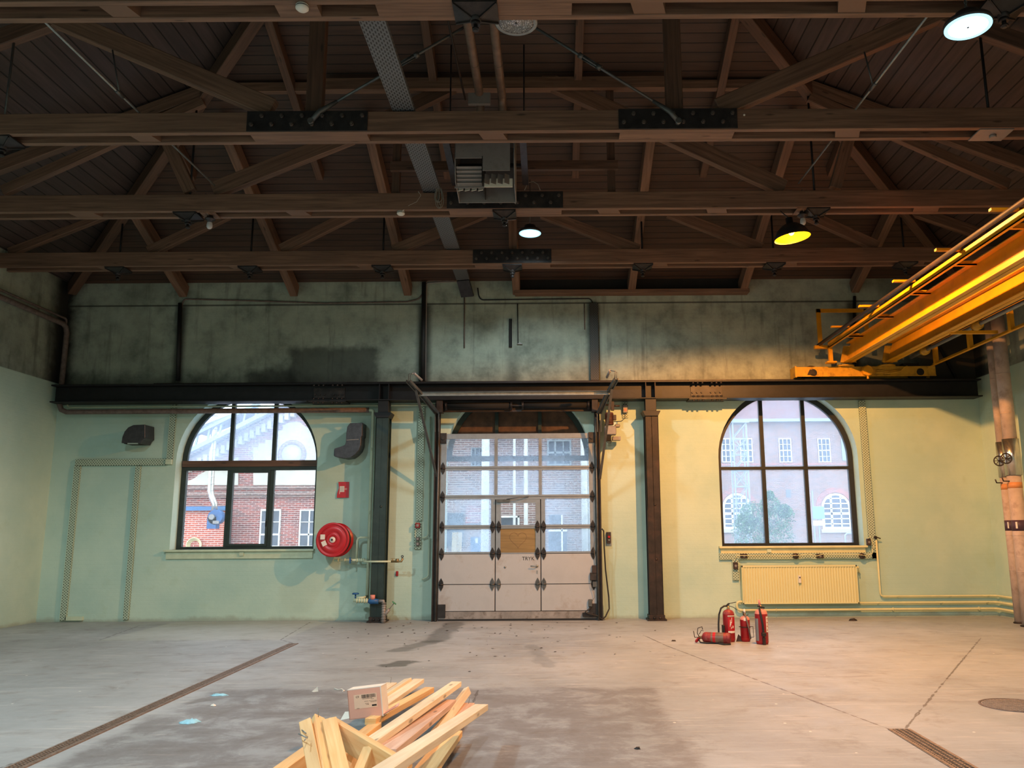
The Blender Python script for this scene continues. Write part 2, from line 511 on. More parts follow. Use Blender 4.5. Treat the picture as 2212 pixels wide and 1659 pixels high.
plain('galv_dark', (96, 98, 98), .45, .6, var=.2, sc=9)
plain('alu', (146, 151, 157), .38, .55, var=.08, sc=9)
plain('panel_grey', (172, 174, 178), .45, .1, var=.06, sc=2, dirt=(140, 128, 118), dirtsc=2, dirtf=.5)
plain('kick_grey', (140, 136, 134), .55, .1, var=.2, sc=5, dirt=(84, 72, 64), dirtsc=9, dirtf=.7)
plain('pipe_mint', (190, 204, 178), .5, 0, var=.08)
plain('pipe_cream', (206, 204, 158), .5, 0, var=.06)
plain('pipe_clad', (178, 160, 148), .7, 0, var=.12, sc=5, dirt=(120, 100, 88), dirtsc=4, dirtf=.5)
plain('pipe_brown', (104, 90, 84), .7, 0, var=.25, sc=14)
plain('duct_bronze', (120, 100, 88), .4, .3, var=.2)
plain('foil', (200, 198, 192), .22, .9, var=.2, sc=4)
plain('red_paint', (150, 16, 26), .35, 0, var=.12)
plain('red_dusty', (130, 32, 34), .55, 0, var=.2, sc=18, dirt=(150, 116, 100), dirtsc=14, dirtf=.5)
plain('red_bright', (178, 20, 32), .35, 0, var=.08)
plain('dust_pink', (206, 130, 118), .7, 0, var=.2)
plain('rubber', (22, 22, 24), .6, 0, var=.2)
plain('vent_grey', (66, 64, 68), .4, .5, var=.2, sc=12)
plain('vent_dark', (16, 16, 17), .8)
plain('blue_paint', (28, 84, 140), .45, 0, var=.15)
plain('brass', (150, 128, 90), .4, .7, var=.3, sc=20)
plain('socket_brown', (52, 38, 34), .5, 0, var=.2)
plain('white_plastic', (214, 212, 204), .5, 0, var=.05)
plain('paper', (222, 216, 206), .8, 0, var=.04)
plain('box_pink', (224, 168, 148), .8, 0, var=.05, sc=3)
plain('box_label', (232, 196, 170), .7, 0, var=.03)
plain('ink', (34, 28, 28), .7)
plain('glove_blue', (150, 205, 226), .6, 0, var=.12, sc=30)
plain('cable_black', (24, 24, 26), .6)
plain('cable_grey', (128, 122, 112), .6)
plain('heater_grey', (138, 134, 132), .5, .2, var=.08, dirt=(90, 80, 74), dirtf=.4)
plain('manhole', (138, 128, 120), .6, .1, var=.15, sc=14)
plain('grate', (132, 116, 104), .6, .4, var=.25, sc=30)
plain('pit_black', (14, 13, 12), .9)
plain('leaf', (44, 34, 26), .9, var=.3)
plain('soot_and_shade', (30, 29, 27), .9)
plain('ext_stone', (182, 176, 168), .8, 0, var=.1, sc=1.5)
plain('ext_plaster', (206, 202, 188), .9, 0, var=.08, sc=2)
plain('ext_white', (235, 236, 230), .6)
plain('ext_glass', (66, 76, 92), .15, 0, var=.3, sc=1.5)
plain('ext_roof', (120, 126, 140), .7)
plain('ext_ground', (128, 128, 130), .9, var=.1, sc=1)
plain('ext_leaf', (84, 128, 84), .8, var=.35, sc=5)
plain('ext_leaf2', (58, 100, 66), .8, var=.3, sc=5)
plain('ext_steel', (150, 162, 168), .5, .3)
plain('hose_cream', (222, 208, 160), .7)
plain('ext_blue', (60, 110, 160), .5)

def perforated(key, rgb, hole, su=.05, sv=.022):
    t = NT(key)
    u = t.xyz(t.uvc())
    rr = t.math('MULTIPLY', u[1], 1 / sv)
    ri = t.math('FLOOR', rr); rf = t.math('FRACT', rr)
    uu = t.math('FRACT', t.math('ADD', t.math('MULTIPLY', u[0], 1 / su), t.math('MULTIPLY', ri, .5)))
    a = t.math('SUBTRACT', 1.0, t.smooth(t.math('ABSOLUTE', t.math('SUBTRACT', uu, .5)), .24, .32))
    b = t.math('SUBTRACT', 1.0, t.smooth(t.math('ABSOLUTE', t.math('SUBTRACT', rf, .5)), .20, .30))
    m = t.math('MULTIPLY', a, b)
    n = t.noise(t.obj(), 6, 4)
    base = t.mix(n, lin(tuple(x * .88 for x in rgb)), lin(rgb))
    t.color(t.mix(m, base, lin(hole))); t.rough(.55)
    M[key] = t.mat
perforated('tray_mint', (184, 204, 182), (44, 54, 46), .05, .028)
perforated('tray_dark', (66, 66, 62), (14, 14, 14))
perforated('tray_steel', (104, 108, 112), (34, 34, 36), .075, .028)
def radiator_mat():
    t = NT('radiator_cream'); t.color(lin((208, 206, 160))); t.rough(.4); M['radiator'] = t.mat
radiator_mat()

def brick(key, c1, c2, mortar, w=.23, h=.067, off=.5, axes='xz'):
    t = NT(key)
    X = t.xyz(t.pos())
    v = t.comb(X[0], X[2], 0) if axes == 'xz' else t.comb(X[1], X[2], 0)
    b = t.n.new('ShaderNodeTexBrick'); t.l.new(v, b.inputs['Vector'])
    b.inputs['Scale'].default_value = 1; b.inputs['Brick Width'].default_value = w; b.inputs['Row Height'].default_value = h
    b.inputs['Mortar Size'].default_value = .008; b.inputs['Mortar Smooth'].default_value = .1; b.inputs['Bias'].default_value = -.1
    b.inputs['Color1'].default_value = lin(c1); b.inputs['Color2'].default_value = lin(c2); b.inputs['Mortar'].default_value = lin(mortar)
    n = t.noise(t.pos(), 1.2, 4)
    t.color(t.mix(t.math('MULTIPLY', n, .4), b.outputs['Color'], lin(tuple(x * .7 for x in c1)))); t.rough(.9)
    M[key] = t.mat
brick('brick_red', (170, 74, 60), (104, 54, 56), (226, 214, 206))
brick('brick_orange', (206, 96, 66), (176, 74, 56), (240, 224, 214))
brick('brick_brown', (150, 108, 96), (100, 76, 74), (208, 200, 192))

def hazy(key, fac, tint=(225, 232, 240)):
    t = NT(key); t.n.remove(t.b)
    tr = t.n.new('ShaderNodeBsdfTransparent')
    tl = t.n.new('ShaderNodeBsdfTranslucent'); tl.inputs[0].default_value = lin(tint)
    gl = t.n.new('ShaderNodeBsdfGlossy'); gl.inputs['Roughness'].default_value = .08
    n = t.noise(t.pos(), 3.0, 6, .7)
    m1 = t.n.new('ShaderNodeMixShader'); t.val(m1.inputs[0], t.math('MULTIPLY', t.math('ADD', n, .5), fac)); t.l.new(tr.outputs[0], m1.inputs[1]); t.l.new(tl.outputs[0], m1.inputs[2])
    m2 = t.n.new('ShaderNodeMixShader'); m2.inputs[0].default_value = .04; t.l.new(m1.outputs[0], m2.inputs[1]); t.l.new(gl.outputs[0], m2.inputs[2])
    t.l.new(m2.outputs[0], t.out.inputs[0])
    M[key] = t.mat
hazy('glass_hazy', .26, (215, 232, 255)); hazy('glass_clear', .04); hazy('glass_door', .30, (215, 234, 255)); hazy('glass_right', .15, (210, 230, 255))

def emit(key, rgb, st):
    t = NT(key); t.n.remove(t.b)
    e = t.n.new('ShaderNodeEmission'); e.inputs[0].default_value = lin(rgb); e.inputs[1].default_value = st
    t.l.new(e.outputs[0], t.out.inputs[0]); M[key] = t.mat
emit('led_light', (214, 244, 255), 14)
emit('led_rim', (150, 215, 235), 3)
emit('sodium_bulb', (255, 190, 60), 30)
def shade_mat():
    t = NT('shade_inside'); t.color(lin((250, 214, 40))); t.rough(.35); M['shade_in'] = t.mat
shade_mat()

# ------------------------------------------------------------------ room shell
def struct(name, mb, mat, parent=None, **k):
    o = mb.build(name, mat, parent, **k)
    if parent is None: o['kind'] = 'structure'
    return o

mb = MB()
mb.face([(XL, YF, 0), (XR, YF, 0), (XR, D + .5, 0), (XL, D + .5, 0)])
mb.face([(XL, YF, -.2), (XR, YF, -.2), (XR, D + .5, -.2), (XL, D + .5, -.2)])
mb.face([(XL, D + .5, 0), (XR, D + .5, 0), (XR, D + .5, -.2), (XL, D + .5, -.2)])
struct('floor', mb, M['floor'])

def arch(cx, r, z0, zs, n=28, inset=0.0, bottom_inset=None):
    bi = inset if bottom_inset is None else bottom_inset
    rr = r - inset
    pts = [(cx - rr, z0 + bi)]
    for i in range(n + 1):
        a = PI - PI * i / n
        pts.append((cx + rr * math.cos(a), zs + rr * math.sin(a)))
    pts.append((cx + rr, z0 + bi))
    return pts
def xz(px, py, d=D): 
    q = AT(px, py, d); return q.x, q.z

wl0 = AT(366, 1185, D).x; wl1 = AT(677, 1183, D).x
wr0 = AT(1560, 1178, D).x; wr1 = AT(1867, 1178, D).x
SILL = AT(1100, 1183, D).z
SPR = 3.02
WIN = {1: ((wl0 + wl1) / 2, (wl1 - wl0) / 2), 2: ((wr0 + wr1) / 2, (wr1 - wr0) / 2)}
DCX, DRR = AT(1118, 1337, D).x, 1.42
openings = [arch(*WIN[1], SILL, SPR), arch(DCX, DRR, 0.0, SPR + .02), arch(*WIN[2], SILL, SPR)]
def wall_back():
    mb = MB()
    ztop = ZW + .02
    # outer outline walks round the door opening, which reaches the floor
    door = openings[1]
    outer = [(XL - .4, 0)] + door + [(XR + .4, 0), (XR + .4, ztop), (XL - .4, ztop)]
    loops = [[V((p[0], p[1], 0)) for p in outer]] + [[V((p[0], p[1], 0)) for p in openings[i]] for i in (0, 2)]
    flat = [p for l in loops for p in l]
    tri = tessellate_polygon(loops)
    for y in (D, D + .5):
        for a in tri:
            mb.face([(flat[i].x, y, flat[i].y) for i in a])
    for k, op in enumerate(openings):
        n = len(op)
        for i in range(n if k != 1 else n - 1):
            j = (i + 1) % n
            mb.face([(op[i][0], D, op[i][1]), (op[j][0], D, op[j][1]), (op[j][0], D + .5, op[j][1]), (op[i][0], D + .5, op[i][1])])
    mb.face([(XL - .4, D, ztop), (XR + .4, D, ztop), (XR + .4, D + .5, ztop), (XL - .4, D + .5, ztop)])
    return mb
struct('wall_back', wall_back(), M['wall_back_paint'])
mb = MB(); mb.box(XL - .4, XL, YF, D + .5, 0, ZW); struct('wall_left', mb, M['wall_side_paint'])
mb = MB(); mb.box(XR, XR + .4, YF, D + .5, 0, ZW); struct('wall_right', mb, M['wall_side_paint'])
mb = MB(); mb.box(XL - .4, XR + .4, YF - .4, YF, 0, ZW + 3.7); struct('wall_front', mb, M['wall_side_paint'])

# hipped boarded ceiling
hw = (XR - XL) / 2; xm = (XL + XR) / 2; zr = ZW + hw * TR; yr = D - hw
mb = MB()
def slab(pts, m, th=.06):
    mb.m = m
    mb.face(pts)
    mb.face([V(p) + V((0, 0, th)) for p in pts])
slab([(XL, D, ZW), (XR, D, ZW), (xm, yr, zr)], 0)
slab([(XL, YF, ZW), (XL, D, ZW), (xm, yr, zr), (xm, YF, zr)], 1)
slab([(XR, D, ZW), (XR, YF, ZW), (xm, YF, zr), (xm, yr, zr)], 1)
struct('ceiling', mb, [M['boards_end'], M['boards_side']])

# ------------------------------------------------------------------ arched windows
def ring(mb, outer, inner, y0, y1):
    n = len(outer)
    for i in range(n):
        j = (i + 1) % n
        o0, o1, i0, i1 = outer[i], outer[j], inner[i], inner[j]
        for y in (y0, y1):
            mb.face([(o0[0], y, o0[1]), (o1[0], y, o1[1]), (i1[0], y, i1[1]), (i0[0], y, i0[1])])
        mb.face([(i0[0], y0, i0[1]), (i1[0], y0, i1[1]), (i1[0], y1, i1[1]), (i0[0], y1, i0[1])])
        mb.face([(o0[0], y0, o0[1]), (o1[0], y0, o1[1]), (o1[0], y1, o1[1]), (o0[0], y1, o0[1])])
def arch_h(cx, r, x, inset):     # height above the springing at x
    rr = r - inset
    return math.sqrt(max(0, rr * rr - (x - cx) ** 2))
FY0, FY1 = D + .27, D + .36
def make_window(name, cx, r, split, glass_up, glass_low, mats):
    e = empty(name, (cx, D + .3, SILL), kind='structure')
    fr = .10
    mb = MB()
    ring(mb, arch(cx, r, SILL, SPR), arch(cx, r, SILL, SPR, inset=fr, bottom_inset=.05), FY0, FY1)
    mb.build('frame', mats[0], e)
    # mullions
    w = (2 * r - 2 * fr) / 3
    for k in (1, 2):
        x = cx - r + fr + w * k
        mb = MB(); h = SPR + arch_h(cx, r, x, fr * .5)
        mb.box(x - .038, x + .038, FY0 + .005, FY1 - .005, SILL + .03, h); mb.build('mullion', mats[0], e)
    mb = MB()
    if split == 'double':
        mb.box(cx - r + .02, cx + r - .02, FY0 - .03, FY1, SPR - .10, SPR + .02); mb.build('transom', mats[1], e)
        mb = MB(); mb.box(cx - r + .03, cx + r - .03, FY0 - .01, FY1, SPR - .17, SPR - .10); mb.build('transom', mats[0], e)
        zt = SPR - .17
        # opening sash in the middle light
        x0, x1 = cx - r + fr + w + .038, cx - r + fr + 2 * w - .038
        mb = MB()
        q0 = [(x0, SILL + .05), (x0, zt), (x1, zt), (x1, SILL + .05)]
        q1 = [(x0 + .045, SILL + .10), (x0 + .045, zt - .05), (x1 - .045, zt - .05), (x1 - .045, SILL + .10)]
        ring(mb, q0, q1, FY0 - .015, FY1 - .02); s = mb.build('sash', mats[0], e)
        mb = MB(); mb.box(x1 - .04, x1 - .02, FY0 - .04, FY0 - .015, 1.75, 1.85); mb.build('catch', M['black_steel'], s)
    else:
        zt = AT(1700, 1011, FY0).z
        mb.box(cx - r + .02, cx + r - .02, FY0 - .005, FY1 - .005, zt - .03, zt + .03); mb.build('transom', mats[0], e)
    # panes
    y = D + .33
    pts = arch(cx, r, zt, SPR, inset=.05, bottom_inset=0)
    mb = MB(); mb.prism(pts, y - .003, y + .003); mb.build('pane', M[glass_up], e)
    mb = MB(); mb.box(cx - r + .05, cx + r - .05, y - .003, y + .003, SILL + .02, zt); mb.build('pane', M[glass_low], e)
    # inner sill board
    mb = MB()
    mb.box(cx - r - .07, cx + r + .03, D - .10, D + .27, SILL - .035, SILL)
    mb.box(cx - r - .04, cx + r, D - .045, D + .01, SILL - .17, SILL - .035)
    mb.build('sill', M['pipe_mint'] if name == 'window_1' else M['pipe_cream'], e)
    mb = MB(); x = cx + (.03 if name == 'window_1' else -.48); mb.box(x - .04, x + .04, D - .07, D - .045, SILL - .12, SILL - .05); mb.build('sill_bracket', M['pipe_mint'], e)
    return e
make_window('window_1', *WIN[1], 'double', 'glass_hazy', 'glass_clear', (M['frame_green'], M['beam_wood_dark']))
make_window('window_2', *WIN[2], 'single', 'glass_right', 'glass_right', (M['frame_black'], M['frame_black']))
# boarded fanlight above the roller door
e = empty('window_3', (DCX, D + .3, SPR), kind='structure')
zb = 3.0
mb = MB(); ring(mb, arch(DCX, DRR, zb, SPR + .02), arch(DCX, DRR, zb, SPR + .02, inset=.1), FY0, FY1); mb.build('frame', M['dark_green'], e)
for k in (-1, 1):
    x = DCX + k * .43
    mb = MB(); mb.box(x - .035, x + .035, FY0, FY1, 3.42, SPR + arch_h(DCX, DRR, x, .05)); mb.build('mullion', M['dark_green'], e)
mb = MB(); mb.prism([p for p in arch(DCX, DRR, 0, SPR + .02, inset=.06)[1:-1] if p[1] > 3.44], FY1 - .03, FY1); mb.build('board', M['fan_board'], e)
# ------------------------------------------------------------------ crane runway beam and columns
def runway():
    x0 = AT(109, 865, 15.6).x; x1 = AT(2122, 858, 15.6).x
    e = empty('runway_beam', ((x0 + x1) / 2, 15.75, BB), 'long black steel runway beam bolted across the far wall above the windows', 'steel beam')
    mb = MB()
    mb.box(x0, x1, 15.57, 15.93, BB, BB + .025); mb.box(x0, x1, 15.57, 15.93, BT - .03, BT); mb.box(x0, x1, 15.735, 15.765, BB + .025, BT - .03)
    mb.build('web_and_flanges', M['black_steel'], e, bevel=.004)
    mb = MB(); mb.box(x0 + 1.9, x1 - .1, 15.72, 15.78, BT, BT + .04); mb.build('crane_rail', M['rust_steel'], e)
    for px in (830, 1405):
        x = AT(px, 845, 15.6).x
        for dx in (-.09, .09):
            mb = MB(); mb.box(x + dx - .008, x + dx + .008, 15.575, 15.735, BB + .025, BT - .03); mb.build('stiffener', M['rust_steel'] if px > 1000 else M['black_steel'], e)
    for px in (708, 1528):
        x = AT(px, 845, 15.6).x
        mb = MB(); mb.box(x - .36, x + .36, 15.57, 15.93, BB - .02, BB); mb.box(x - .36, x + .36, 15.57, 15.93, BT, BT + .015)
        mb.box(x - .30, x + .30, 15.715, 15.735, BB + .07, BT - .08)
        s = mb.build('splice_plate', M['plate_steel'], e)
        for k in range(7):
            if k == 3: continue
            bx = x + (k - 3) * .09
            mb = MB(); mb.cyl((bx, 15.6, BB - .05), (bx, 15.6, BB - .02), .022, n=6); mb.cyl((bx, 15.6, BB + .025), (bx, 15.6, BB + .06), .02, n=6)
            mb.cyl((bx, 15.6, BT - .06), (bx, 15.6, BT - .03), .022, n=6); mb.cyl((bx, 15.69, BB + .14), (bx, 15.715, BB + .14), .02, n=6)
            mb.build('bolt', M['plate_steel'], s)
    return e
runway()
def column(px, w, mat, lab):
    x = AT(px, 1337, 15.6).x
    e = empty('steel_column', (x, 15.68, 0), lab, 'column')
    mb = MB()
    y0, y1 = 15.56, 15.86
    mb.box(x - w / 2, x + w / 2, y0, y0 + .02, .06, 3.84); mb.box(x - w / 2, x + w / 2, y1 - .02, y1, .06, 3.84); mb.box(x - .01, x + .01, y0, y1, .06, 3.84)
    mb.box(x - w / 2, x - w / 2 + .015, y0, y0 + .07, .06, 3.84); mb.box(x + w / 2 - .015, x + w / 2, y0, y0 + .07, .06, 3.84)
    mb.build('shaft', mat, e, bevel=.004)
    mb = MB()
    mb.prism([(x - w / 2, 3.78), (x - w / 2 - .05, 3.88), (x + w / 2 + .05, 3.88), (x + w / 2, 3.78)], y0 - .03, y1 + .02)
    mb.box(x - w * .42, x + w * .42, y0 + .04, y1 - .02, 3.88, BB); mb.build('capital', M['black_steel'], e, bevel=.004)
    mb = MB(); mb.box(x - w / 2 - .05, x + w / 2 + .05, y0 - .05, y1 + .02, 0, .03); mb.box(x - w / 2 - .02, x + w / 2 + .02, y0 - .02, y1, .03, .10); mb.build('base_plate', M['rust_steel'], e, bevel=.003)
    for dx in (-.05, .05):
        mb = MB(); mb.cyl((x + dx, y0 - .035, .03), (x + dx, y0 - .035, .07), .018, n=6); mb.build('bolt', M['plate_steel'], e)
    for z in (1.1, 2.1):
        mb = MB(); mb.sphere((x + .02, y0, z), .025, 8, (1, .5, 1)); mb.build('rivet', mat, e)
    return e, x
colL, cxl = column(814, .24, M['dark_green'], 'dark green steel column between the fire hose reel and the roller door')
colR, cxr = column(1419, .25, M['rust_steel'], 'rust brown steel column between the roller door and the radiator window')

# ------------------------------------------------------------------ roof trusses
TY = {1: 6.72, 2: 9.15, 3: 11.52, 4: 14.0}
CZ0, CZ1 = 6.26, 6.52
TLAB = {1: 'nearest timber roof truss, its double bottom chord along the top edge of the view',
        2: 'second timber roof truss from the front, with two bolted splice plates and two posts',
        3: 'third timber roof truss from the front, the heater unit hanging at its central splice plate',
        4: 'rearmost timber roof truss, its chord just above the sooty upper wall'}
TR_E = {}
def zt(px, py, y): return AT(px, py, y)
def truss_base(k, blocks):
    y = TY[k]
    e = empty('roof_truss', (XC, y, CZ0), TLAB[k], 'roof truss', 'timber trusses of the roof')
    TR_E[k] = e
    for dy in (-.155, .085):
        mb = MB(); n = 4; L = (XR - XL) / n
        mb.box(XL + .0, XR - .0, y + dy, y + dy + .07, CZ0, CZ1)
        mb.build('chord_plank', M['beam_wood'], e, bevel=.006)
    for b in blocks:
        mb = MB(); x = AT(b[0], b[1], y).x; w = b[2]
        mb.prism([(x - w / 2, y - .084), (x + w / 2 - .05, y - .084), (x + w / 2, y + .084), (x - w / 2 + .05, y + .084)], CZ0 + .01, CZ1 - .02, plane='xy'); mb.build('spacer_block', M['beam_wood'], e)
    return e
def bolt_plate(e, y, x0, x1, n, z0=CZ0 + .01, z1=CZ1 + .005):
    mb = MB(); mb.box(x0, x1, y - .17, y - .156, z0, z1); p = mb.build('splice_plate', M['plate_steel'], e, bevel=.002)
    for i in range(n):
        x = x0 + .06 + (x1 - x0 - .12) * i / (n - 1); z = z0 + (z1 - z0) * (.3 if i % 2 == 0 else .72)
        mb = MB(); mb.cyl((x, y - .20, z), (x, y - .17, z), .026, n=6); mb.cyl((x, y - .215, z), (x, y - .20, z), .013, n=8); mb.build('bolt', M['bolt_steel'], p)
    mb = MB(); mb.box(x0 + .02, x1 - .02, y - .084, y + .084, CZ0 + .005, CZ1 - .03); mb.build('splice_block', M['beam_wood'], e)
def hanger(e, x, y, w=.34, rod=None):
    z = CZ0
    mb = MB()
    mb.box(x - w / 2, x + w / 2, y - .15, y + .16, z - .02, z)
    # webbed cast boss: four raised ribs running to the nut
    a = [(x - w / 2, y - .15), (x + w / 2, y - .15), (x + w / 2, y + .16), (x - w / 2, y + .16)]
    apex = V((x, y, z - .10))
    for i in range(4):
        p = V((a[i][0], a[i][1], z - .02)); q = V((a[(i + 1) % 4][0], a[(i + 1) % 4][1], z - .02))
        mb.bar(p * .96 + apex * .04, apex, .016, .03); 
        mb.face([p, q, apex]); 
    mb.cyl((x, y, z - .12), (x, y, z - .02), .05, n=12)
    mb.build('hanger_plate', M['plate_steel'], e)
    mb = MB(); mb.cyl((x, y, z - .15), (x, y, z - .12), .045, n=6); mb.cyl((x, y, z - .21), (x, y, z - .15), .02, n=10); mb.cyl((x, y, z - .20), (x, y, z - .18), .034, n=6); mb.build('nut', M['plate_steel'], e)
    if rod:
        mb = MB(); mb.cyl((x, y, z), (x, y, rod), .017, n=8); mb.build('tie_rod', M['black_steel'], e)
def member(e, y, a, b, w, h, name='diagonal', mat='beam_wood', dy=0):
    p = AT(a[0], a[1], y); q = AT(b[0], b[1], y)
    p.y = q.y = y + dy
    mb = MB(); mb.bar(p, q, w, h, up=(0, 0, 1)); return mb.build(name, M[mat], e, bevel=.006)

# truss 1: only its double chord and hangers show
y = TY[1]
e = truss_base(1, [(260, 10, .3), (1400, 10, .34), (1840, 10, .3)])
mb = MB(); x0 = AT(815, 12, y).x; x1 = AT(1235, 12, y).x; mb.box(x0, x1, y - .084, y + .084, CZ0 + .004, CZ1 - .03); mb.build('splice_block', M['beam_wood'], e)
mb = MB(); x0 = AT(600, 12, y).x; x1 = AT(690, 12, y).x; mb.box(x0, x1, y - .084, y + .084, CZ0 + .004, CZ1 - .03); mb.build('spacer_block', M['beam_wood'], e)
for px in (1028, 2165): hanger(e, AT(px, 15, y).x, y, .40, CZ1 + .6)
# truss 2
y = TY[2]
e = truss_base(2, [(315, 290, .3), (1065, 290, .34), (1830, 286, .34)])
bolt_plate(e, y, AT(535, 262, y - .14).x, AT(795, 262, y - .14).x, 12)
bolt_plate(e, y, AT(1336, 262, y - .14).x, AT(1592, 262, y - .14).x, 12)
x = AT(2140, 285, y).x
mb = MB(); mb.box(x - .2, x + .2, y - .14, y + .15, CZ0 - .015, CZ0); mb.cyl((x + .02, y, CZ0 - .05), (x + .02, y, CZ0 - .015), .04, n=6); mb.build('hanger_plate', M['heater_grey'], e)
mb = MB(); mb.cyl((x, y, CZ0), (x, y, roof_z(x, y) - .05), .017, n=8); mb.build('tie_rod', M['black_steel'], e)
hanger(e, AT(8, 296, y).x, y, .34)
x = AT(12, 240, y).x
mb = MB(); mb.cyl((x, y, CZ0), (x, y, roof_z(x, y) - .05), .015, n=8); mb.build('tie_rod', M['galv_dark'], e)
for px in (681, 1456):
    x = AT(px, 225, y).x
    mb = MB(); mb.box(x - .10, x + .10, y - .06, y + .06, CZ1 - .05, roof_z(x, y) - .02); mb.build('post', M['beam_wood_dark'], e, bevel=.008)
for a, b in (((590, 237), (105, 32)), ((1550, 237), (2030, 28))):
    p = AT(a[0], a[1], y); q = AT(b[0], b[1], y); q2 = p + (q - p) * 1.12
    mb = MB(); mb.bar(p, q2, .13, .24); mb.build('diagonal', M['beam_wood'], e, bevel=.01)
for a, b in (((672, 252), (1004, 58)), ((1465, 252), (1160, 62))):
    p = AT(a[0], a[1], y - .2); q = AT(b[0], b[1], y - .2); d = (q - p).normalized(); end = p + (q - p) * 1.24
    mb = MB(); mb.tube([p + V((0, 0, -.06)), p + d * .12, p + d * .35], [.03, .034, .022], 8); mb.cyl(p + V((0, -.03, -.06)), p + V((0, .06, -.06)), .035, n=12); mb.tube([p + d * .3, end], .017, 8)
    r = mb.build('raking_rod', M['galv_dark'], e)
    c = p + (q - p) * .62
    mb = MB(); mb.cyl(c - d * .16, c - d * .10, .034); mb.cyl(c + d * .10, c + d * .16, .034)
    sd = d.cross(V((0, 1, 0))).normalized() * .026
    mb.tube([c - d * .1 + sd, c + d * .1 + sd], .008, 6); mb.tube([c - d * .1 - sd, c + d * .1 - sd], .008, 6); mb.build('turnbuckle', M['galv_dark'], r)
for i, s in ((0, -1), (1, 1)):
    x = AT(8, 210, y).x
# principal rafters of truss 2 (along the roof slopes)
for s in (-1, 1):
    xa = XL + .1 if s < 0 else XR - .1
    mb = MB(); xb = xm + s * .1
    za = roof_z(xa, y) - .26; zb_ = ZW + (hw - .1) * TR - .30
    top = min(roof_z(xb, y), zb_)
    xh = XL + (D - y) if s < 0 else XR - (D - y)
    mb.bar((xa, y, za), (xh, y, roof_z(xh, y) - .20), .12, .22); mb.build('principal_rafter', M['beam_wood_dark'], e, bevel=.008)
# truss 3
y = TY[3]
e = truss_base(3, [(185, 456, .42), (645, 453, .34), (1315, 452, .36), (1548, 450, .34), (2000, 449, .42)])
bolt_plate(e, y, AT(966, 430, y - .14).x, AT(1216, 430, y - .14).x, 14)
for px in (408, 1090, 1762): 
    x = AT(px, 455, y).x
    hanger(e, x, y, .34, (roof_z(x, y) - .05) if px != 1090 else None)
member(e, y, (462, 412), (760, 294), .12, .24)
mirror = lambda p: 2 * 1090 - p
member(e, y, (1694, 408), (1170, 170), .12, .24)
p = AT(760, 294, y); q = AT(1000, 176, y)
mb = MB(); mb.bar(AT(740, 304, y), q, .12, .2); mb.build('diagonal', M['beam_wood_dark'], e)
for px in (857, 1320): 
    x = AT(px, 360, y).x
    mb = MB(); mb.box(x - .055, x + .055, y - .05, y + .05, CZ1 - .02, 8.2); mb.build('post', M['beam_wood_dark'], e)
mb = MB(); a = AT(843, 358, y - .12); b = AT(1335, 358, y - .12); mb.box(a.x, b.x, y - .12, y - .05, a.z - .07, a.z + .07); mb.build('tie_beam', M['beam_wood_dark'], e)
a = AT(700, 187, y - .12); b = AT(1440, 187, y - .12); mb = MB(); mb.box(a.x, b.x, y - .20, y - .12, a.z - .09, a.z + .09); mb.build('tie_beam', M['beam_wood'], e)
mb = MB(); mb.box(XL + (D - y) + .05, XR - (D - y) - .05, y - .05, y + .05, 8.22, 8.36); mb.build('top_chord', M['beam_wood'], e)
for s in (-1, 1):
    xa = XL + .05 if s < 0 else XR - .05
    xh = XL + (D - y) if s < 0 else XR - (D - y)
    for o_ in ((-.30, 'beam_wood'), (-.60, 'beam_wood')):
        if o_[0] < -.5:
            xs = xa + (xh - xa) * .35
            mb = MB(); mb.bar((xs, y - .02, roof_z(xs, y) - .62), (xh, y - .02, roof_z(xh, y) - .34), .10, .16)
        else:
            mb = MB(); mb.bar((xa, y, roof_z(xa, y) - .18), (xh, y, roof_z(xh, y) - .16), .12, .20)
        mb.build('principal_rafter', M[o_[1]], e, bevel=.006)
# struts from the hip node of truss 3 down to its chord
member(e, y, (362, 306), (412, 415), .11, .18, 'strut'); member(e, y, (1832, 304), (1803, 408), .11, .17, 'strut')
# truss 4
y = TY[4]
e = truss_base(4, [(238, 573, .42), (520, 572, .4), (795, 571, .4), (1420, 569, .4), (1700, 568, .4), (1975, 567, .4)])
bolt_plate(e, y, AT(1022, 557, y - .14).x, AT(1191, 557, y - .14).x, 15)
for px in (257, 541, 827, 1107, 1388, 1672, 1955):
    x = AT(px, 570, y).x
    hanger(e, x, y, .34, roof_z(x, y) - .03 if px != 1107 else None)
def T4(a, b):
    p = AT(*a, y); q = AT(*b, y); mb = MB(); mb.bar(p, p + (q - p) * 1.1, .11, .19); mb.build('diagonal', M['beam_wood'], e, bevel=.006)
for a, b in (((20, 543), (215, 467)), ((322, 545), (478, 470)), ((608, 540), (755, 467)), ((850, 542), (1030, 467)),
             ((2125, 508), (1985, 460)), ((1895, 533), (1742, 464)), ((1645, 537), (1462, 466)), ((1380, 541), (1190, 468))):
    T4(a, b)
mb = MB(); x = AT(1108, 500, y).x; mb.box(x - .07, x + .07, y - .05, y + .05, CZ1 - .02, roof_z(x, y) - .02); mb.build('post', M['beam_wood'], e)

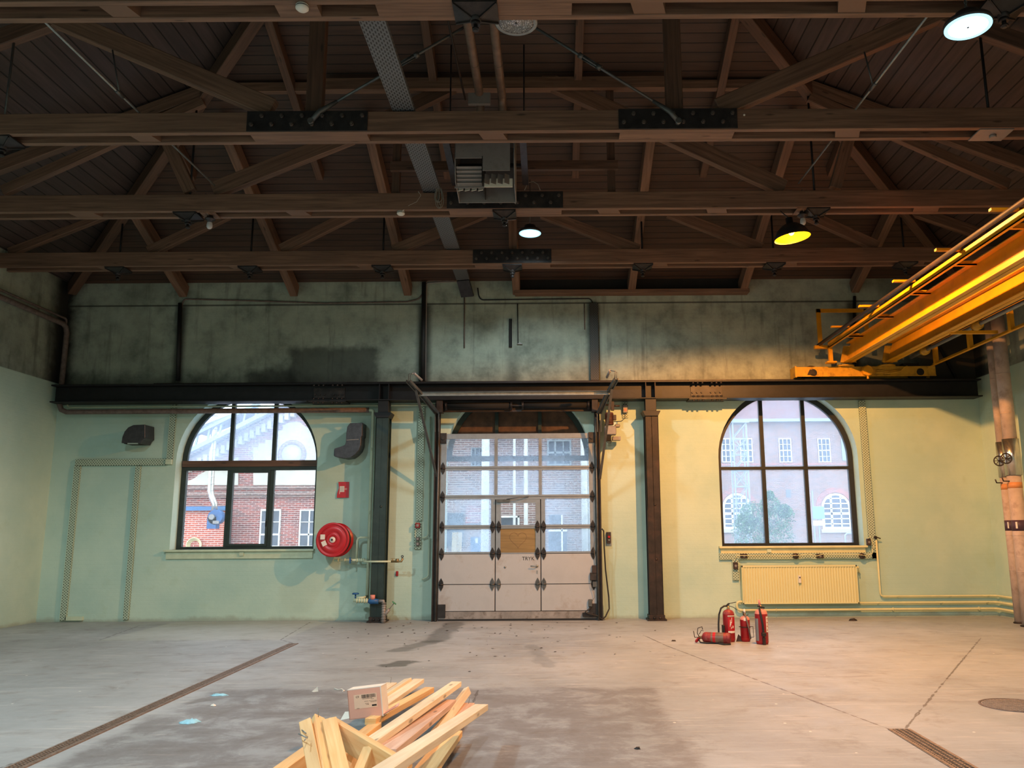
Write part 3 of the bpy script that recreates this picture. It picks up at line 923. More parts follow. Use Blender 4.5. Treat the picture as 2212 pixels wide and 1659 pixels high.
# ------------------------------------------------------------------ rafters
names = ['against the left corner', 'second from the left', 'third from the left', 'fourth from the left, left of the pale lit lamp', 'third from the right', 'second from the right', 'beside the yellow crane rail']
pxs = [399, 637, 882, 1116, 1363, 1603, 1845]
for i, px in enumerate(pxs):
    x = AT(px, 640, D).x
    e_ = None
    mb = MB()
    y0 = max(12.0, D - min(x - XL, XR - x) + .12)
    za = ZW - .20; zb_ = ZW + (D - y0) * TR - .20
    mb.bar((x, D - .02, za), (x, y0, zb_), .15, .26)
    o = mb.build('rafter', M['beam_wood'], None, bevel=.008)
    tag(o, 'brown rafter foot on the far wall, ' + ['leftmost of seven', 'second from the left', 'third from the left', 'just right of the cable tray end', 'over the middle of the timber ledge', 'at the right end of the timber ledge', 'rightmost, behind the crane hand rail'][i], 'rafter', 'lower roof rafters')
for i, k in enumerate((-5, -3, -1, 1, 3, 5)):
    x = XC + k * 1.09
    ya = 13.2; yb = D - (min(x - XL, XR - x)) + .1
    yb = max(yb, yr + .3)
    mb = MB(); mb.bar((x, ya, ZW + (D - ya) * TR - .12), (x, yb, ZW + (D - yb) * TR - .12), .12, .18)
    o = mb.build('rafter', M['beam_wood_dark'], None, bevel=.006)
    tag(o, 'dark timber upper rafter under the end boarding, ' + ['leftmost of the upper set', 'second from left of the upper set', 'just left of the grey heater unit', 'just right of the round unlit lamp', 'second from right of the upper set', 'rightmost of the upper set'][i], 'rafter', 'upper roof rafters')
for s, lab in ((-1, 'long timber hip rafter rising from the far left corner'), (1, 'long timber hip rafter rising from the far right corner')):
    xa = XL if s < 0 else XR
    mb = MB(); mb.bar((xa - s * .12, D - .12, ZW - .16), (xm + s * .1, yr + .1, zr - .22), .16, .24)
    tag(mb.build('hip_rafter', M['beam_wood_dark'], None, bevel=.008), lab, 'rafter')
# thin sway rods
for a, b, kink, br, lab in (((75, 26), (463, 400), (217, 160), (243, 108), 'thin pale steel sway rod slanting under the left roof slope'), ((2013, 22), (1725, 396), (1916, 149), (1867, 112), 'thin pale steel sway rod slanting under the right roof slope')):
    e = empty('sway_rod', (0, 9, 7), lab, 'steel rod')
    p = AT(a[0], a[1], 7.0); q = AT(b[0], b[1], 11.3)
    mb = MB(); mb.tube([p, q], .013, 6); mb.build('rod', M['galv'], e)
    t_ = (kink[0] - a[0]) / (b[0] - a[0]); c = p.lerp(q, t_)
    mb = MB(); mb.cyl(c - (q - p).normalized() * .08, c + (q - p).normalized() * .08, .022, n=8); mb.build('coupling', M['galv_dark'], e)
    mb = MB(); r_ = ray(*br); w_ = CAMP + r_ * (c.y / r_.y); mb.tube([c, w_], .009, 6); mb.build('brace', M['galv_dark'], e)

# timber shelf in the recess at the top of the wall
a = AT(1112, 634, D - .12); b = AT(1617, 634, D - .12)
mb = MB(); mb.box(a.x, b.x, D - .22, D, a.z - .03, a.z + .05); tag(mb.build('timber_shelf', M['beam_wood'], None, bevel=.006), 'long brown timber ledge fixed high on the far wall under the eaves', 'timber ledge')
mb = MB(); c_ = AT(1300, 603, D - .03); mb.box(a.x + .1, b.x - .05, D - .03, D, a.z + .05, c_.z); tag(mb.build('gap_shade_sheet', M['soot_and_shade'], None), 'black sheet standing for the shade in the gap above the timber ledge', 'board')  # flat black sheet stands in for the shade inside the recess

# ------------------------------------------------------------------ yellow overhead crane
def crane():
    CYL = 15.75
    x0 = AT(1718, 800, 15.6).x; x1 = AT(2021, 800, 15.6).x
    zb0 = AT(1800, 813, 15.62).z; zb1 = AT(1800, 792.5, 15.62).z
    e = empty('overhead_crane', ((x0 + x1) / 2, 15.7, BT + .04), 'big yellow overhead travelling crane entering at the upper right on the runway beam', 'crane')
    mb = MB(); mb.box(x0, x1, 15.60, 15.63, zb0, zb1); mb.box(x0, x1, 15.87, 15.90, zb0, zb1); mb.box(x0, x1, 15.60, 15.90, zb1 - .012, zb1)
    mb.box(x0 - .01, x0 + .02, 15.58, 15.92, zb0 - .02, zb1 + .01); mb.box(x0, x1, 15.585, 15.60, zb0 - .008, zb0 + .012)
    carr = mb.build('end_carriage', M['crane_dirty'], e, bevel=.004)
    for px in (1751, 1980):
        x = AT(px, 800, 15.75).x
        mb = MB(); mb.cyl((x, 15.70, zb0 + .06), (x, 15.80, zb0 + .06), .17, n=28); mb.cyl((x, 15.585, zb0 + .07), (x, 15.60, zb0 + .07), .07, n=16); mb.build('wheel', M['black_steel'], carr)
    x = AT(1751, 803, 15.6).x
    mb = MB(); mb.prism([(x - .07, zb0 + .03), (x - .02, zb0 + .13), (x + .04, zb0 + .13), (x + .08, zb0 + .03)], 15.575, 15.59); mb.build('bearing_plate', M['rust_steel'], carr)
    x = AT(1876, 803, 15.5).x; z = (zb0 + zb1) / 2
    mb = MB(); mb.lathe([(.0, 0), (.095, 0), (.11, .02), (.11, .10), (.09, .12), (0, .12)], (x, 15.50, z), (0, 1, 0), n=8, smooth=False); mb.cyl((x, 15.55, z - .16), (x, 15.55, z - .1), .02); mb.build('drive_housing', M['crane_yellow'], carr)
    mb = MB()
    q = [AT(p[0], p[1], 15.56) for p in ((1893, 803), (1920, 806), (1945, 802), (1953, 793), (1960, 791))]
    mb.tube(q, .012, 6); mb.tube([p + V((0, 0, .03)) for p in q[:3]], .010, 6); mb.build('cable', M['crane_dirty'], carr)
    x = AT(1972, 786, 15.6).x
    mb = MB(); mb.box(x - .17, x + .13, 15.64, 15.82, zb1, zb1 + .07); mb.build('motor_block', M['black_steel'], carr)
    for nm, xa, xb in (('girder', 5.62, 5.81), ('girder', 6.42, 6.60)):
        zb_, ztp = 4.78, 5.12
        xc_ = (xa + xb) / 2
        mb = MB()
        ys, ye = 15.45, YF + .3
        mb.box(xa, xb, ye, ys + .1, zb_, zb_ + .018); mb.box(xa, xb, ye, ys - .2, ztp - .018, ztp); 
        mb.prism([(ye, zb_), (ys + .1, zb_), (ys - .2, ztp), (ye, ztp)], xc_ - .008, xc_ + .008, plane='yz')
        g = mb.build('girder', M['crane_yellow'], e, bevel=.003)
        mb = MB(); mb.prism([(xa - .06, zb_ + .0), (xa + .02, ztp - .02), (xb - .02, ztp - .02), (xb + .06, zb_)], ys + .0, ys + .02); mb.build('end_plate', M['crane_dirty'], g)
        mb = MB(); mb.cyl((xc_, 15.65, zb1), (xc_, 15.65, zb1 + .025), .17, n=20); mb.build('saddle', M['crane_dirty'], g)
        for k in range(8):
            a_ = 2 * PI * k / 8; mb = MB(); mb.cyl((xc_ + .13 * math.cos(a_), 15.65 + .09 * math.sin(a_), zb1 + .0), (xc_ + .13 * math.cos(a_), 15.65 + .09 * math.sin(a_), zb1 + .045), .014, n=6); mb.build('bolt', M['rust_steel'], g)
    # service channel with conduit on the left
    mb = MB(); mb.box(5.33, 5.345, YF + .3, 15.42, 5.06, 5.17); mb.box(5.33, 5.39, YF + .3, 15.42, 5.06, 5.07); mb.box(5.33, 5.39, YF + .3, 15.42, 5.16, 5.17); mb.build('service_channel', M['crane_yellow'], e)
    mb = MB(); mb.box(5.33, 5.40, 15.38, 15.45, 4.78, 5.10); mb.box(5.28, 5.46, 15.36, 15.50, 4.76, 4.79); mb.build('channel_post', M['crane_yellow'], e)
    mb = MB(); mb.tube([(5.17, 15.5, 5.13), (5.17, YF + .3, 5.13)], .032, 10); mb.build('conduit', M['rust_steel'], e)
    mb = MB(); mb.tube([(5.47, 15.0, 5.14), (5.47, YF + .3, 5.14)], .022, 8); mb.build('conduit', M['galv'], e)
    for k in range(14):
        yy = 14.35 - k * 1.36
        mb = MB(); mb.box(5.04, 5.36, yy - .03, yy + .03, 5.19, 5.22); mb.build('support_arm', M['crane_yellow'], e)
        mb = MB(); mb.box(5.34, 5.70, yy + .25, yy + .31, 5.08, 5.10); mb.box(5.34, 5.70, yy + .25, yy + .262, 5.08, 5.14); mb.build('bracket', M['crane_yellow'], e)
    # end hand rail
    za = 5.06; zt_ = 5.84
    mb = MB(); mb.box(5.16, 5.24, 15.44, 15.48, za, zt_); mb.box(5.16, 6.15, 15.44, 15.48, zt_ - .07, zt_); mb.box(6.08, 6.15, 15.44, 15.48, 5.1, zt_); mb.box(5.08, 5.36, 15.42, 15.50, za - .01, za + .05); mb.build('end_hand_rail', M['crane_yellow'], e)
    # drive shaft
    mb = MB(); mb.tube([(6.92, 15.45, 4.87), (6.92, YF + .4, 4.87)], .035, 12); s = mb.build('drive_shaft', M['galv'], e)
    for yy in (14.85, 12.95, 10.6, 8.2):
        mb = MB(); mb.lathe([(.035, -.12), (.055, -.12), (.055, -.05), (.085, -.05), (.085, .05), (.055, .05), (.055, .12), (.035, .12)], (6.92, yy, 4.87), (0, 1, 0), 16); mb.build('coupling', M['crane_dirty'], s)
    # right-hand stiffening truss
    mb = MB(); mb.box(7.30, 7.36, YF + .3, 15.5, 4.70, 4.712); mb.box(7.35, 7.36, YF + .3, 15.5, 4.70, 4.76); mb.build('lower_angle', M['crane_yellow'], e)
    mb = MB(); mb.box(7.30, 7.36, YF + .3, 15.4, 5.04, 5.10); mb.build('upper_angle', M['crane_yellow'], e)
    for k in range(12):
        yy = 15.3 - k * 1.30
        mb = MB(); mb.box(7.29, 7.36, yy - .04, yy + .04, 4.71, 5.05); mb.build('truss_post', M['crane_yellow'], e)
        if k % 2 == 0 and k:
            mb = MB(); mb.box(6.55, 7.32, yy + .38, yy + .44, 4.76, 4.81); mb.build('cross_tie', M['crane_yellow'], e)
    return e
crane()
# ------------------------------------------------------------------ sectional door
DY = 15.74      # inner face of the leaf
def Z(py, d=DY, px=1118): return AT(px, py, d).z
def Xd(px, py=1200, d=DY): return AT(px, py, d).x
dx0, dx1 = Xd(947, 1250), Xd(1288, 1250)
c1, c2 = Xd(1070, 1250), Xd(1168, 1250)
Zs = [0.03, Z(1262), Z(1196), Z(1138), Z(1073), Z(1011), Z(936)]
door = empty('door_1', (DCX, DY, 0), kind='structure')
def panel_rect(mb, x0, x1, z0, z1, y=DY, t=.045): mb.box(x0, x1, y, y + t, z0, z1)
g = .006
# lower solid panels: left, right of the wicket
for (x0, x1) in ((dx0, c1 - .012), (c2 + .012, dx1)):
    for k in (0, 1):
        mb = MB(); z0 = Zs[k] + (.14 if k == 0 else 0); panel_rect(mb, x0, x1, z0 + g, Zs[k + 1] - g); mb.build('panel', M['panel_grey'], door, bevel=.003)
mb = MB(); mb.box(dx0, dx1, DY, DY + .045, .03, .165); mb.build('kick_strip', M['kick_grey'], door, bevel=.003)
mb = MB(); mb.box(dx0, dx1, DY - .01, DY + .05, 0.0, .035); mb.build('bottom_seal', M['rubber'], door)
# glazed sections
mb = MB()
for x in (c1, c2): mb.box(x - .04, x + .04, DY + .046, DY + .052, .03, Zs[4])
for k in (1, 2, 3, 4, 5): mb.box(dx0, dx1, DY + .046, DY + .052, Zs[k] - .02, Zs[k] + .02)
mb.box(dx0, dx1, DY + .046, DY + .052, .12, .20)
mb.build('gap_light_block', M['rubber'], door)  # added backing strips that block daylight leaking through the panel gaps
cols3 = [(dx0, c1), (c1, c2), (c2, dx1)]
post = .045
for k in (2, 3, 4, 5):
    z0, z1 = Zs[k] + g / 2, Zs[k + 1] - g / 2
    rt = .10 if k == 5 else .035
    for ci, (x0, x1) in enumerate(cols3):
        if ci == 1 and k in (2, 3): continue
        if k in (2, 3):
            xa, xb = (x0, x1 - .012) if ci == 0 else (x0 + .012, x1)
        else: xa, xb = x0, x1
        la = .10 if ci == 0 else (.075 if (k in (2, 3)) else post / 1)
        lb = .10 if ci == 2 else (.075 if (k in (2, 3)) else post)
        if ci == 1: la = lb = .02
        if k >= 4:
            la = .11 if ci == 0 else .03; lb = .11 if ci == 2 else .03
        a_, b_ = xa + la, xb - lb; p0, p1 = z0 + .035, z1 - rt
        mb = MB(); ring(mb, [(xa, z0), (xa, z1), (xb, z1), (xb, z0)], [(a_, p0), (a_, p1), (b_, p1), (b_, p0)], DY, DY + .045)
        f = mb.build('section_frame', M['alu'], door, bevel=.002)
        mb = MB(); mb.box(a_, b_, DY + .02, DY + .026, p0, p1); mb.build('pane', M['glass_door'], f)
# wicket door
wk = empty('wicket_door', (0, 0, 0)); wk.parent = door
zt0 = Zs[4] - .05; zb0 = .165
wa, wb = c1 + .004, c2 - .004
wl = wk
mb = MB(); panel_rect(mb, wa, wb, zb0 + .01, Zs[1] - .004); mb.build('panel', M['panel_grey'], wk, bevel=.003)
mb = MB(); panel_rect(mb, wa, wb, Zs[1] + .004, Zs[2] - .004); mb.build('panel', M['panel_grey'], wk, bevel=.003)
def wring(z0, z1, top, bot, sd=.09):
    mb = MB(); ring(mb, [(wa, z0), (wa, z1), (wb, z1), (wb, z0)], [(wa + sd, z0 + bot), (wa + sd, z1 - top), (wb - sd, z1 - top), (wb - sd, z0 + bot)], DY, DY + .045); mb.build('section_frame', M['alu'], wk, bevel=.002)
wring(Zs[2], Zs[3] - .003, .03, .02); wring(Zs[3], zt0, .07, .035)
mb = MB(); mb.box(wa + .09, wb - .09, DY + .015, DY + .03, Zs[2] + .02, Zs[3] - .03); pb = mb.build('wooden_board', M['plywood'], wk)
mb = MB(); mb.box(wa + .09, wb - .09, DY + .02, DY + .026, Zs[3] + .035, zt0 - .07); mb.build('pane', M['glass_clear'], wk)
# faint heart drawn on the board (a mark on the thing)
hc = V(((wa + wb) / 2 - .0, DY + .0135, (Zs[2] + Zs[3]) / 2 + .02)); pts = []
for i in range(41):
    a_ = 2 * PI * i / 40
    pts.append(hc + V((.16 * math.sin(a_) ** 3, 0, (.13 * math.cos(a_) - .05 * math.cos(2 * a_) - .02 * math.cos(3 * a_) - .01 * math.cos(4 * a_)))))
mb = MB(); mb.tube(pts, .0022, 5, caps=False); mb.build('drawn_heart', M['beam_wood'], wk)
text_mesh('TRYK', .095, (Xd(1141, 1207), DY - .002, Z(1207)), (1, 0, 0), (0, 0, 1), 'lettering', M['ink'], wk)
xh = Xd(1160, 1223); zh = Z(1223)
mb = MB(); mb.lathe([(0, 0), (.025, 0), (.025, -.012), (0, -.012)], (xh, DY, zh), (0, 1, 0), 14); mb.tube([(xh, DY, zh), (xh, DY - .05, zh), (xh - .02, DY - .055, zh), (xh - .12, DY - .05, zh)], .010, 8)
mb.box(xh - .006, xh + .012, DY - .006, DY, zh - .14, zh - .08); mb.build('handle', M['galv'], wk)
mb = MB(); mb.lathe([(0, 0), (.02, 0), (.02, -.008), (0, -.008)], (Xd(1091, 1223), DY, Z(1225)), (0, 1, 0), 12); mb.build('lock_plate', M['galv'], wk)
mb = MB(); mb.box(wa + .01, wa + .26, DY - .06, DY, zt0 - .05, zt0 + .0); mb.tube([(wa + .2, DY - .05, zt0), (wa + .42, DY - .10, zt0 + .03), (wa + .62, DY - .02, zt0 + .05)], .009, 6); mb.build('door_closer', M['galv_dark'], wk)
mb = MB(); mb.box(c1 - .02, c2 + .02, DY - .004, DY + .04, zt0, Zs[4] - .003); mb.build('lintel_rail', M['alu'], door)
# hinges: leaf shaped plates at every section joint
def hinge(x, z, par, mat='plate_steel', s=1.0):
    mb = MB()
    for sg in (1, -1):
        pts = [(x - .045 * s, z + sg * .008), (x - .04 * s, z + sg * .05 * s), (x, z + sg * .12 * s), (x + .04 * s, z + sg * .05 * s), (x + .045 * s, z + sg * .008)]
        if sg < 0: pts = pts[::-1]
        mb.prism(pts, DY - .010, DY - .002)
        mb.bar((x, DY - .014, z + sg * .02), (x, DY - .012, z + sg * .1 * s), .012, .012)
    mb.cyl((x - .045 * s, DY - .018, z), (x + .045 * s, DY - .018, z), .012)
    mb.build('hinge', M[mat], par)
for k in (1, 2, 3, 4, 5):
    for x in (dx0 + .05, dx1 - .05): hinge(x, Zs[k], door)
    if k <= 3:
        for x in (c1 - .058, c2 + .058): hinge(x, Zs[k], door, 'plate_steel' if k > 1 else 'galv_dark')
        for x in (c1 + .058, c2 - .058): hinge(x, Zs[k], wk, 'plate_steel' if k > 1 else 'galv_dark')
for x in (dx0 + .05, dx1 - .05):
    mb = MB(); z = Zs[6] - .09; mb.box(x - .06, x + .06, DY - .03, DY, z - .10, z + .10); mb.cyl((x, DY - .05, z), (x, DY - .03, z), .03); mb.build('roller_bracket', M['plate_steel'], door)
for x in (dx0 + .07, dx1 - .07):
    mb = MB(); mb.box(x - .07, x + .07, DY - .02, DY, .06, .30); mb.build('corner_bracket', M['plate_steel'], door)
# bump-outs of cable boxes on the right end of the leaf
for (px, py, w, h, m) in ((1285, 1230, .11, .15, 'socket_brown'), (1283, 1245, .15, .14, 'plate_steel'), (1285, 1262, .09, .10, 'galv_dark'), (1275, 1302, .07, .13, 'galv_dark'), (1270, 1327, .20, .07, 'plate_steel')):
    mb = MB(); c = AT(px, py, DY); mb.box(c.x - w / 2, c.x + w / 2, DY - .06, DY, c.z - h / 2, c.z + h / 2); mb.build('switch_box', M[m], door, bevel=.006)
mb = MB(); mb.tube([AT(a, b, DY - .04) for a, b in ((1284, 1150), (1287, 1165), (1283, 1180), (1286, 1215), (1276, 1240), (1276, 1262), (1282, 1280), (1284, 1290), (1278, 1300))], .005, 6); mb.build('cable', M['cable_grey'], door)

# ------------------------------------------------------------------ door tracks, shaft, drive
def track(side):
    x = dx0 - .05 if side < 0 else dx1 + .05
    lab = 'black door track with raised grey guide rail at the %s side of the roller door' % ('left' if side < 0 else 'right')
    e = empty('door_track', (x, 15.7, 0), lab, 'door track', 'tracks of the sectional door')
    ztop = Z(887, 15.72)
    mb = MB(); mb.box(x - .045, x + .045, 15.70, 15.74, 0, ztop + .15); mb.box(x + side * .035, x + side * .06, 15.66, D, 0, ztop + .15); mb.build('upright', M['rust_steel'], e)
    mb = MB(); mb.tube([(x - side * .02, 15.66, 0), (x - side * .02, 15.66, Z(905, 15.66))], .018, 8); mb.build('guide_channel', M['galv_dark'], e)
    # high-lift rail going up and towards the room
    if side < 0: P0 = AT(944, 893, 15.6); P1 = AT(917, 860, 15.1); P2 = AT(882, 823, 14.5)
    else: P0 = AT(1294, 893, 15.6); P1 = AT(1311, 855, 15.1); P2 = AT(1331, 819, 14.5)
    mb = MB()
    for o_ in (-.035, .035):
        q = [V((P0.x + o_, 15.66, P0.z - .35)), P0 + V((o_, 0, 0)), P1 + V((o_, 0, 0)), P2 + V((o_, 0, 0))]
        for a, b in zip(q[:-1], q[1:]): mb.bar(a, b, .018, .05)
    q = [P0, P1, P2]
    for a, b in zip(q[:-1], q[1:]): mb.bar(a, b, .075, .008)
    mb.build('guide_rail', M['galv_dark'], e)
    if side < 0: a = AT(898, 842, 14.8); b = AT(938, 985, 15.7); c = AT(943, 1030, 15.7)
    else: a = AT(1322, 840, 14.8); b = AT(1300, 1000, 15.7); c = AT(1296, 1035, 15.7)
    mb = MB(); mb.bar(a, c, .045, .008, up=(0, 1, 0)); mb.bar(a + V((-side * .02, 0, 0)), c + V((-side * .02, 0, 0)), .008, .045, up=(0, 1, 0)); mb.build('raking_brace', M['galv_dark'], e)
    # end stop buffer
    if side < 0: r0 = AT(894, 806, 14.45); r1 = AT(911, 821, 14.7); st = AT(883, 808, 14.45); fo = AT(882, 824, 14.45)
    else: r0 = AT(1318, 800, 14.45); r1 = AT(1311, 815, 14.7); st = AT(1329, 802, 14.45); fo = AT(1328, 818, 14.45)
    mb = MB(); mb.tube([fo, st, r0], .008, 6); mb.tube([fo + V((.03, 0, 0)), st + V((.03, .0, -.02)), r0], .006, 6); mb.build('stop_bracket', M['galv_dark'], e)
    mb = MB(); mb.cyl(r0, r1, .022, n=12); mb.build('spring_buffer', M['heater_grey'], e)
    return e
track(-1); track(1)
a = AT(905, 852, 14.95); b = AT(1317, 849, 14.95)
mb = MB(); mb.box(a.x, b.x, 14.93, 14.935, a.z - .035, a.z + .035); mb.box(a.x, b.x, 14.90, 14.935, a.z + .03, a.z + .035); mb.box(a.x, b.x, 14.90, 14.935, a.z - .035, a.z - .03)
tag(mb.build('cross_rail', M['galv'], None), 'galvanised steel rail joining the two door guide rails across the black beam', 'steel rail')
zs = Z(876, 15.7)
e = empty('torsion_shaft', (DCX, 15.7, zs), 'dark shaft with spring drums and end brackets above the roller door', 'door shaft')
mb = MB(); mb.tube([(dx0 - .06, 15.70, zs), (dx1 + .30, 15.70, zs)], .018, 10); mb.build('shaft', M['plate_steel'], e)
for xa, xb in ((dx0 + .12, DCX - .12), (DCX + .12, dx1 - .12)):
    mb = MB(); mb.tube([(xa, 15.70, zs), (xb, 15.70, zs)], .055, 16); mb.build('spring', M['pit_black'], e)
for x in (DCX - .11, DCX + .11, dx0 + .1, dx1 - .1):
    mb = MB(); mb.lathe([(.02, -.015), (.085, -.015), (.085, -.008), (.03, 0), (.085, .008), (.085, .015), (.02, .015)], (x, 15.70, zs), (1, 0, 0), 18); mb.build('cable_drum', M['plate_steel'], e)
mb = MB(); mb.box(dx0 - .1, dx1 + .1, 15.76, 15.80, zs - .11, zs + .08); mb.build('back_board', M['rust_steel'], e)
for x in (dx0 - .02, dx1 + .02):
    mb = MB(); mb.box(x - .06, x + .06, 15.60, 15.80, zs - .14, zs + .10); mb.build('end_bracket', M['rust_steel'], e, bevel=.004)
# drive motor at right
def P(px, py, d=15.7): return AT(px, py, d)
c = P(1318, 925)
e = empty('door_motor', (c.x, 15.7, c.z), 'finned electric door motor with gearbox beside the top right of the roller door', 'motor')
mb = MB(); q = P(1316, 903); mb.cyl((q.x, 15.68, q.z - .14), (q.x, 15.68, q.z + .10), .075, n=18)
for k in range(9): mb.torus((q.x, 15.68, q.z - .12 + k * .024), (0, 0, 1), .078, .008, 20, 6)
mb.build('motor', plain('motor_brown', (96, 62, 56), .5, .2, var=.3), e)
mb = MB(); mb.box(q.x + .07, q.x + .13, 15.62, 15.72, q.z - .05, q.z + .05); mb.build('terminal_box', M['socket_brown'], e, bevel=.005)
mb = MB(); q = P(1317, 930); mb.box(q.x - .10, q.x + .12, 15.60, 15.78, q.z - .09, q.z + .08); mb.box(q.x + .1, q.x + .2, 15.66, 15.8, q.z + .06, q.z + .12); mb.build('gearbox', M['heater_grey'], e, bevel=.012)
mb = MB(); q = P(1313, 947); mb.box(q.x - .06, q.x + .06, 15.62, 15.72, q.z - .06, q.z + .06); mb.build('limit_switch', M['vent_dark'], e, bevel=.004)
mb = MB(); q = P(1333, 946); mb.box(q.x - .09, q.x + .07, 15.70, 15.86, q.z - .04, q.z + .03); mb.build('bracket', M['heater_grey'], e)
mb = MB(); mb.tube([P(1310, 948, 15.6), P(1312, 956, 15.6), P(1319, 957, 15.6), P(1324, 947, 15.6)], .007, 6); mb.tube([P(1323, 911), P(1342, 910), P(1350, 903), P(1350, 893)], .008, 6); mb.build('cable', M['cable_black'], e)
mb = MB(); q = P(1323, 878); mb.box(q.x - .03, q.x + .03, 15.64, 15.74, q.z - .08, q.z + .09); mb.cyl((q.x, 15.7, q.z + .01), (q.x + .14, 15.7, q.z + .01), .02, n=10); mb.build('bearing', M['rust_steel'], e)
q = AT(1350, 884, D)
e = empty('junction_box', (q.x, D, q.z - .15), 'small grey junction box with cables on a mounting strip right of the door motor', 'junction box')
mb = MB(); mb.box(q.x - .055, q.x + .055, D - .02, D, q.z - .18, q.z + .14); mb.build('mounting_strip', M['tray_mint'], e)
mb = MB(); mb.box(q.x - .045, q.x + .045, D - .09, D - .02, q.z - .08, q.z + .07); b_ = mb.build('box', M['heater_grey'], e, bevel=.006)
mb = MB(); mb.box(q.x - .02, q.x + .02, D - .093, D - .09, q.z - .05, q.z + .0); mb.build('label', M['dust_pink'], b_)
# wall push button with hanging cable
q = AT(1315, 1163, D)
e = empty('door_switch', (q.x, D, q.z - .1), 'small door control box with red stop button right of the roller door', 'switch')
mb = MB(); mb.box(q.x - .05, q.x + .05, D - .01, D, q.z - .14, q.z + .12); mb.build('back_plate', M['galv'], e)
mb = MB(); mb.box(q.x - .04, q.x + .035, D - .07, D - .01, q.z - .09, q.z + .12); mb.build('housing', M['socket_brown'], e, bevel=.006)
mb = MB(); mb.cyl((q.x, D - .09, q.z + .03), (q.x, D - .07, q.z + .03), .022); mb.build('stop_button', M['red_bright'], e)
mb = MB(); mb.cyl((q.x, D - .085, q.z - .03), (q.x, D - .07, q.z - .03), .016); mb.build('push_button', M['galv'], e)
mb = MB(); mb.tube([AT(1300, 1142, 15.63), AT(1304, 1147, 15.63), AT(1305, 1180, 15.65), AT(1308, 1230, 15.75), AT(1315, 1290, 15.8), AT(1316, 1315, 15.8), AT(1308, 1332, 15.7), AT(1300, 1338, 15.66), AT(1290, 1330, 15.66), AT(1270, 1326, 15.66), AT(1264, 1322, 15.66), AT(1278, 1311, 15.67)], .013, 8)
tag(mb.build('door_cable', M['cable_black'], None), 'black flexible cable looping to the floor at the right foot of the roller door', 'cable')

# ------------------------------------------------------------------ wall-mounted cable trays
def wall_tray(pa, pb, w, mat, lab, t=.05, cat='cable tray', name='cable_tray', d0=D):
    a = AT(pa[0], pa[1], d0); b = AT(pb[0], pb[1], d0)
    mb = MB()
    if abs(a.x - b.x) > abs(a.z - b.z):
        z = (a.z + b.z) / 2; mb.bar((a.x, d0 - t / 2, z), (b.x, d0 - t / 2, z), w, t, up=(0, 1, 0))
    else:
        x = (a.x + b.x) / 2; mb.bar((x, d0 - t / 2, a.z), (x, d0 - t / 2, b.z), w, t, up=(0, 1, 0))
    return tag(mb.build(name, M[mat], None, bevel=.002), lab, cat)
wall_tray((165, 999), (362, 999), .125, 'tray_mint', 'horizontal perforated cable tray painted mint, top of the frame on the left wall bay', .045)
wall_tray((168, 1007), (140, 1340), .12, 'tray_mint', 'tall vertical perforated mint cable tray nearest the left corner')
wall_tray((302, 1007), (272, 1338), .10, 'tray_mint', 'tall vertical perforated mint cable tray between the left corner and the left window')
wall_tray((143, 1336), (181, 1336), .07, 'pipe_mint', 'short plain mint trunking just above the floor near the left corner')
wall_tray((377, 868), (369, 992), .12, 'tray_mint', 'vertical perforated mint cable tray running up beside the left arched window')
q = AT(367, 998, D)
mb = MB(); mb.box(q.x - .06, q.x + .06, D - .07, D, q.z - .05, q.z + .05); tag(mb.build('junction_box', M['pipe_mint'], None, bevel=.006), 'square mint junction box at the tray corner left of the left window', 'junction box')
wall_tray((912, 870), (906, 1125), .12, 'tray_mint', 'long vertical perforated mint cable tray between the dark green column and the roller door')
wall_tray((904, 1128), (903, 1186), .13, 'tray_mint', 'short lower tray section carrying two sockets left of the roller door', .055)
wall_tray((1858, 866), (1884, 1160), .13, 'tray_mint', 'long vertical perforated mint cable tray right of the right arched window')
wall_tray((1886, 1160), (1888, 1207), .12, 'tray_mint', 'short vertical perforated tray at the right end of the window sill')
wall_tray((1553, 1201), (1893, 1201), .115, 'tray_mint', 'horizontal perforated mint cable tray under the sill of the right window')
wall_tray((1588, 1208), (1588, 1253), .12, 'tray_mint', 'short perforated tray hanging down left of the radiator')
wall_tray((1284, 656), (1283, 822), .17, 'tray_dark', 'dark dirty perforated cable tray on the upper wall above the roller door', .06)
# deep steel tray overhead, running to the wall
mb = MB()
mb.box(-1.86, -1.60, 5.2, 15.7, 6.545, 6.552); mb.box(-1.86, -1.853, 5.2, 15.7, 6.552, 6.60); mb.box(-1.607, -1.60, 5.2, 15.7, 6.552, 6.60)
tag(mb.build('cable_tray', M['tray_steel'], None), 'long grey perforated steel cable tray lying across the roof truss chords', 'cable tray')
mb = MB(); mb.bar((-1.73, 15.68, 6.54), (-1.66, 15.93, 6.28), .26, .05); tag(mb.build('cable_tray', M['vent_grey'], None), 'dark end piece of the overhead steel tray sloping down to the far wall', 'cable tray')

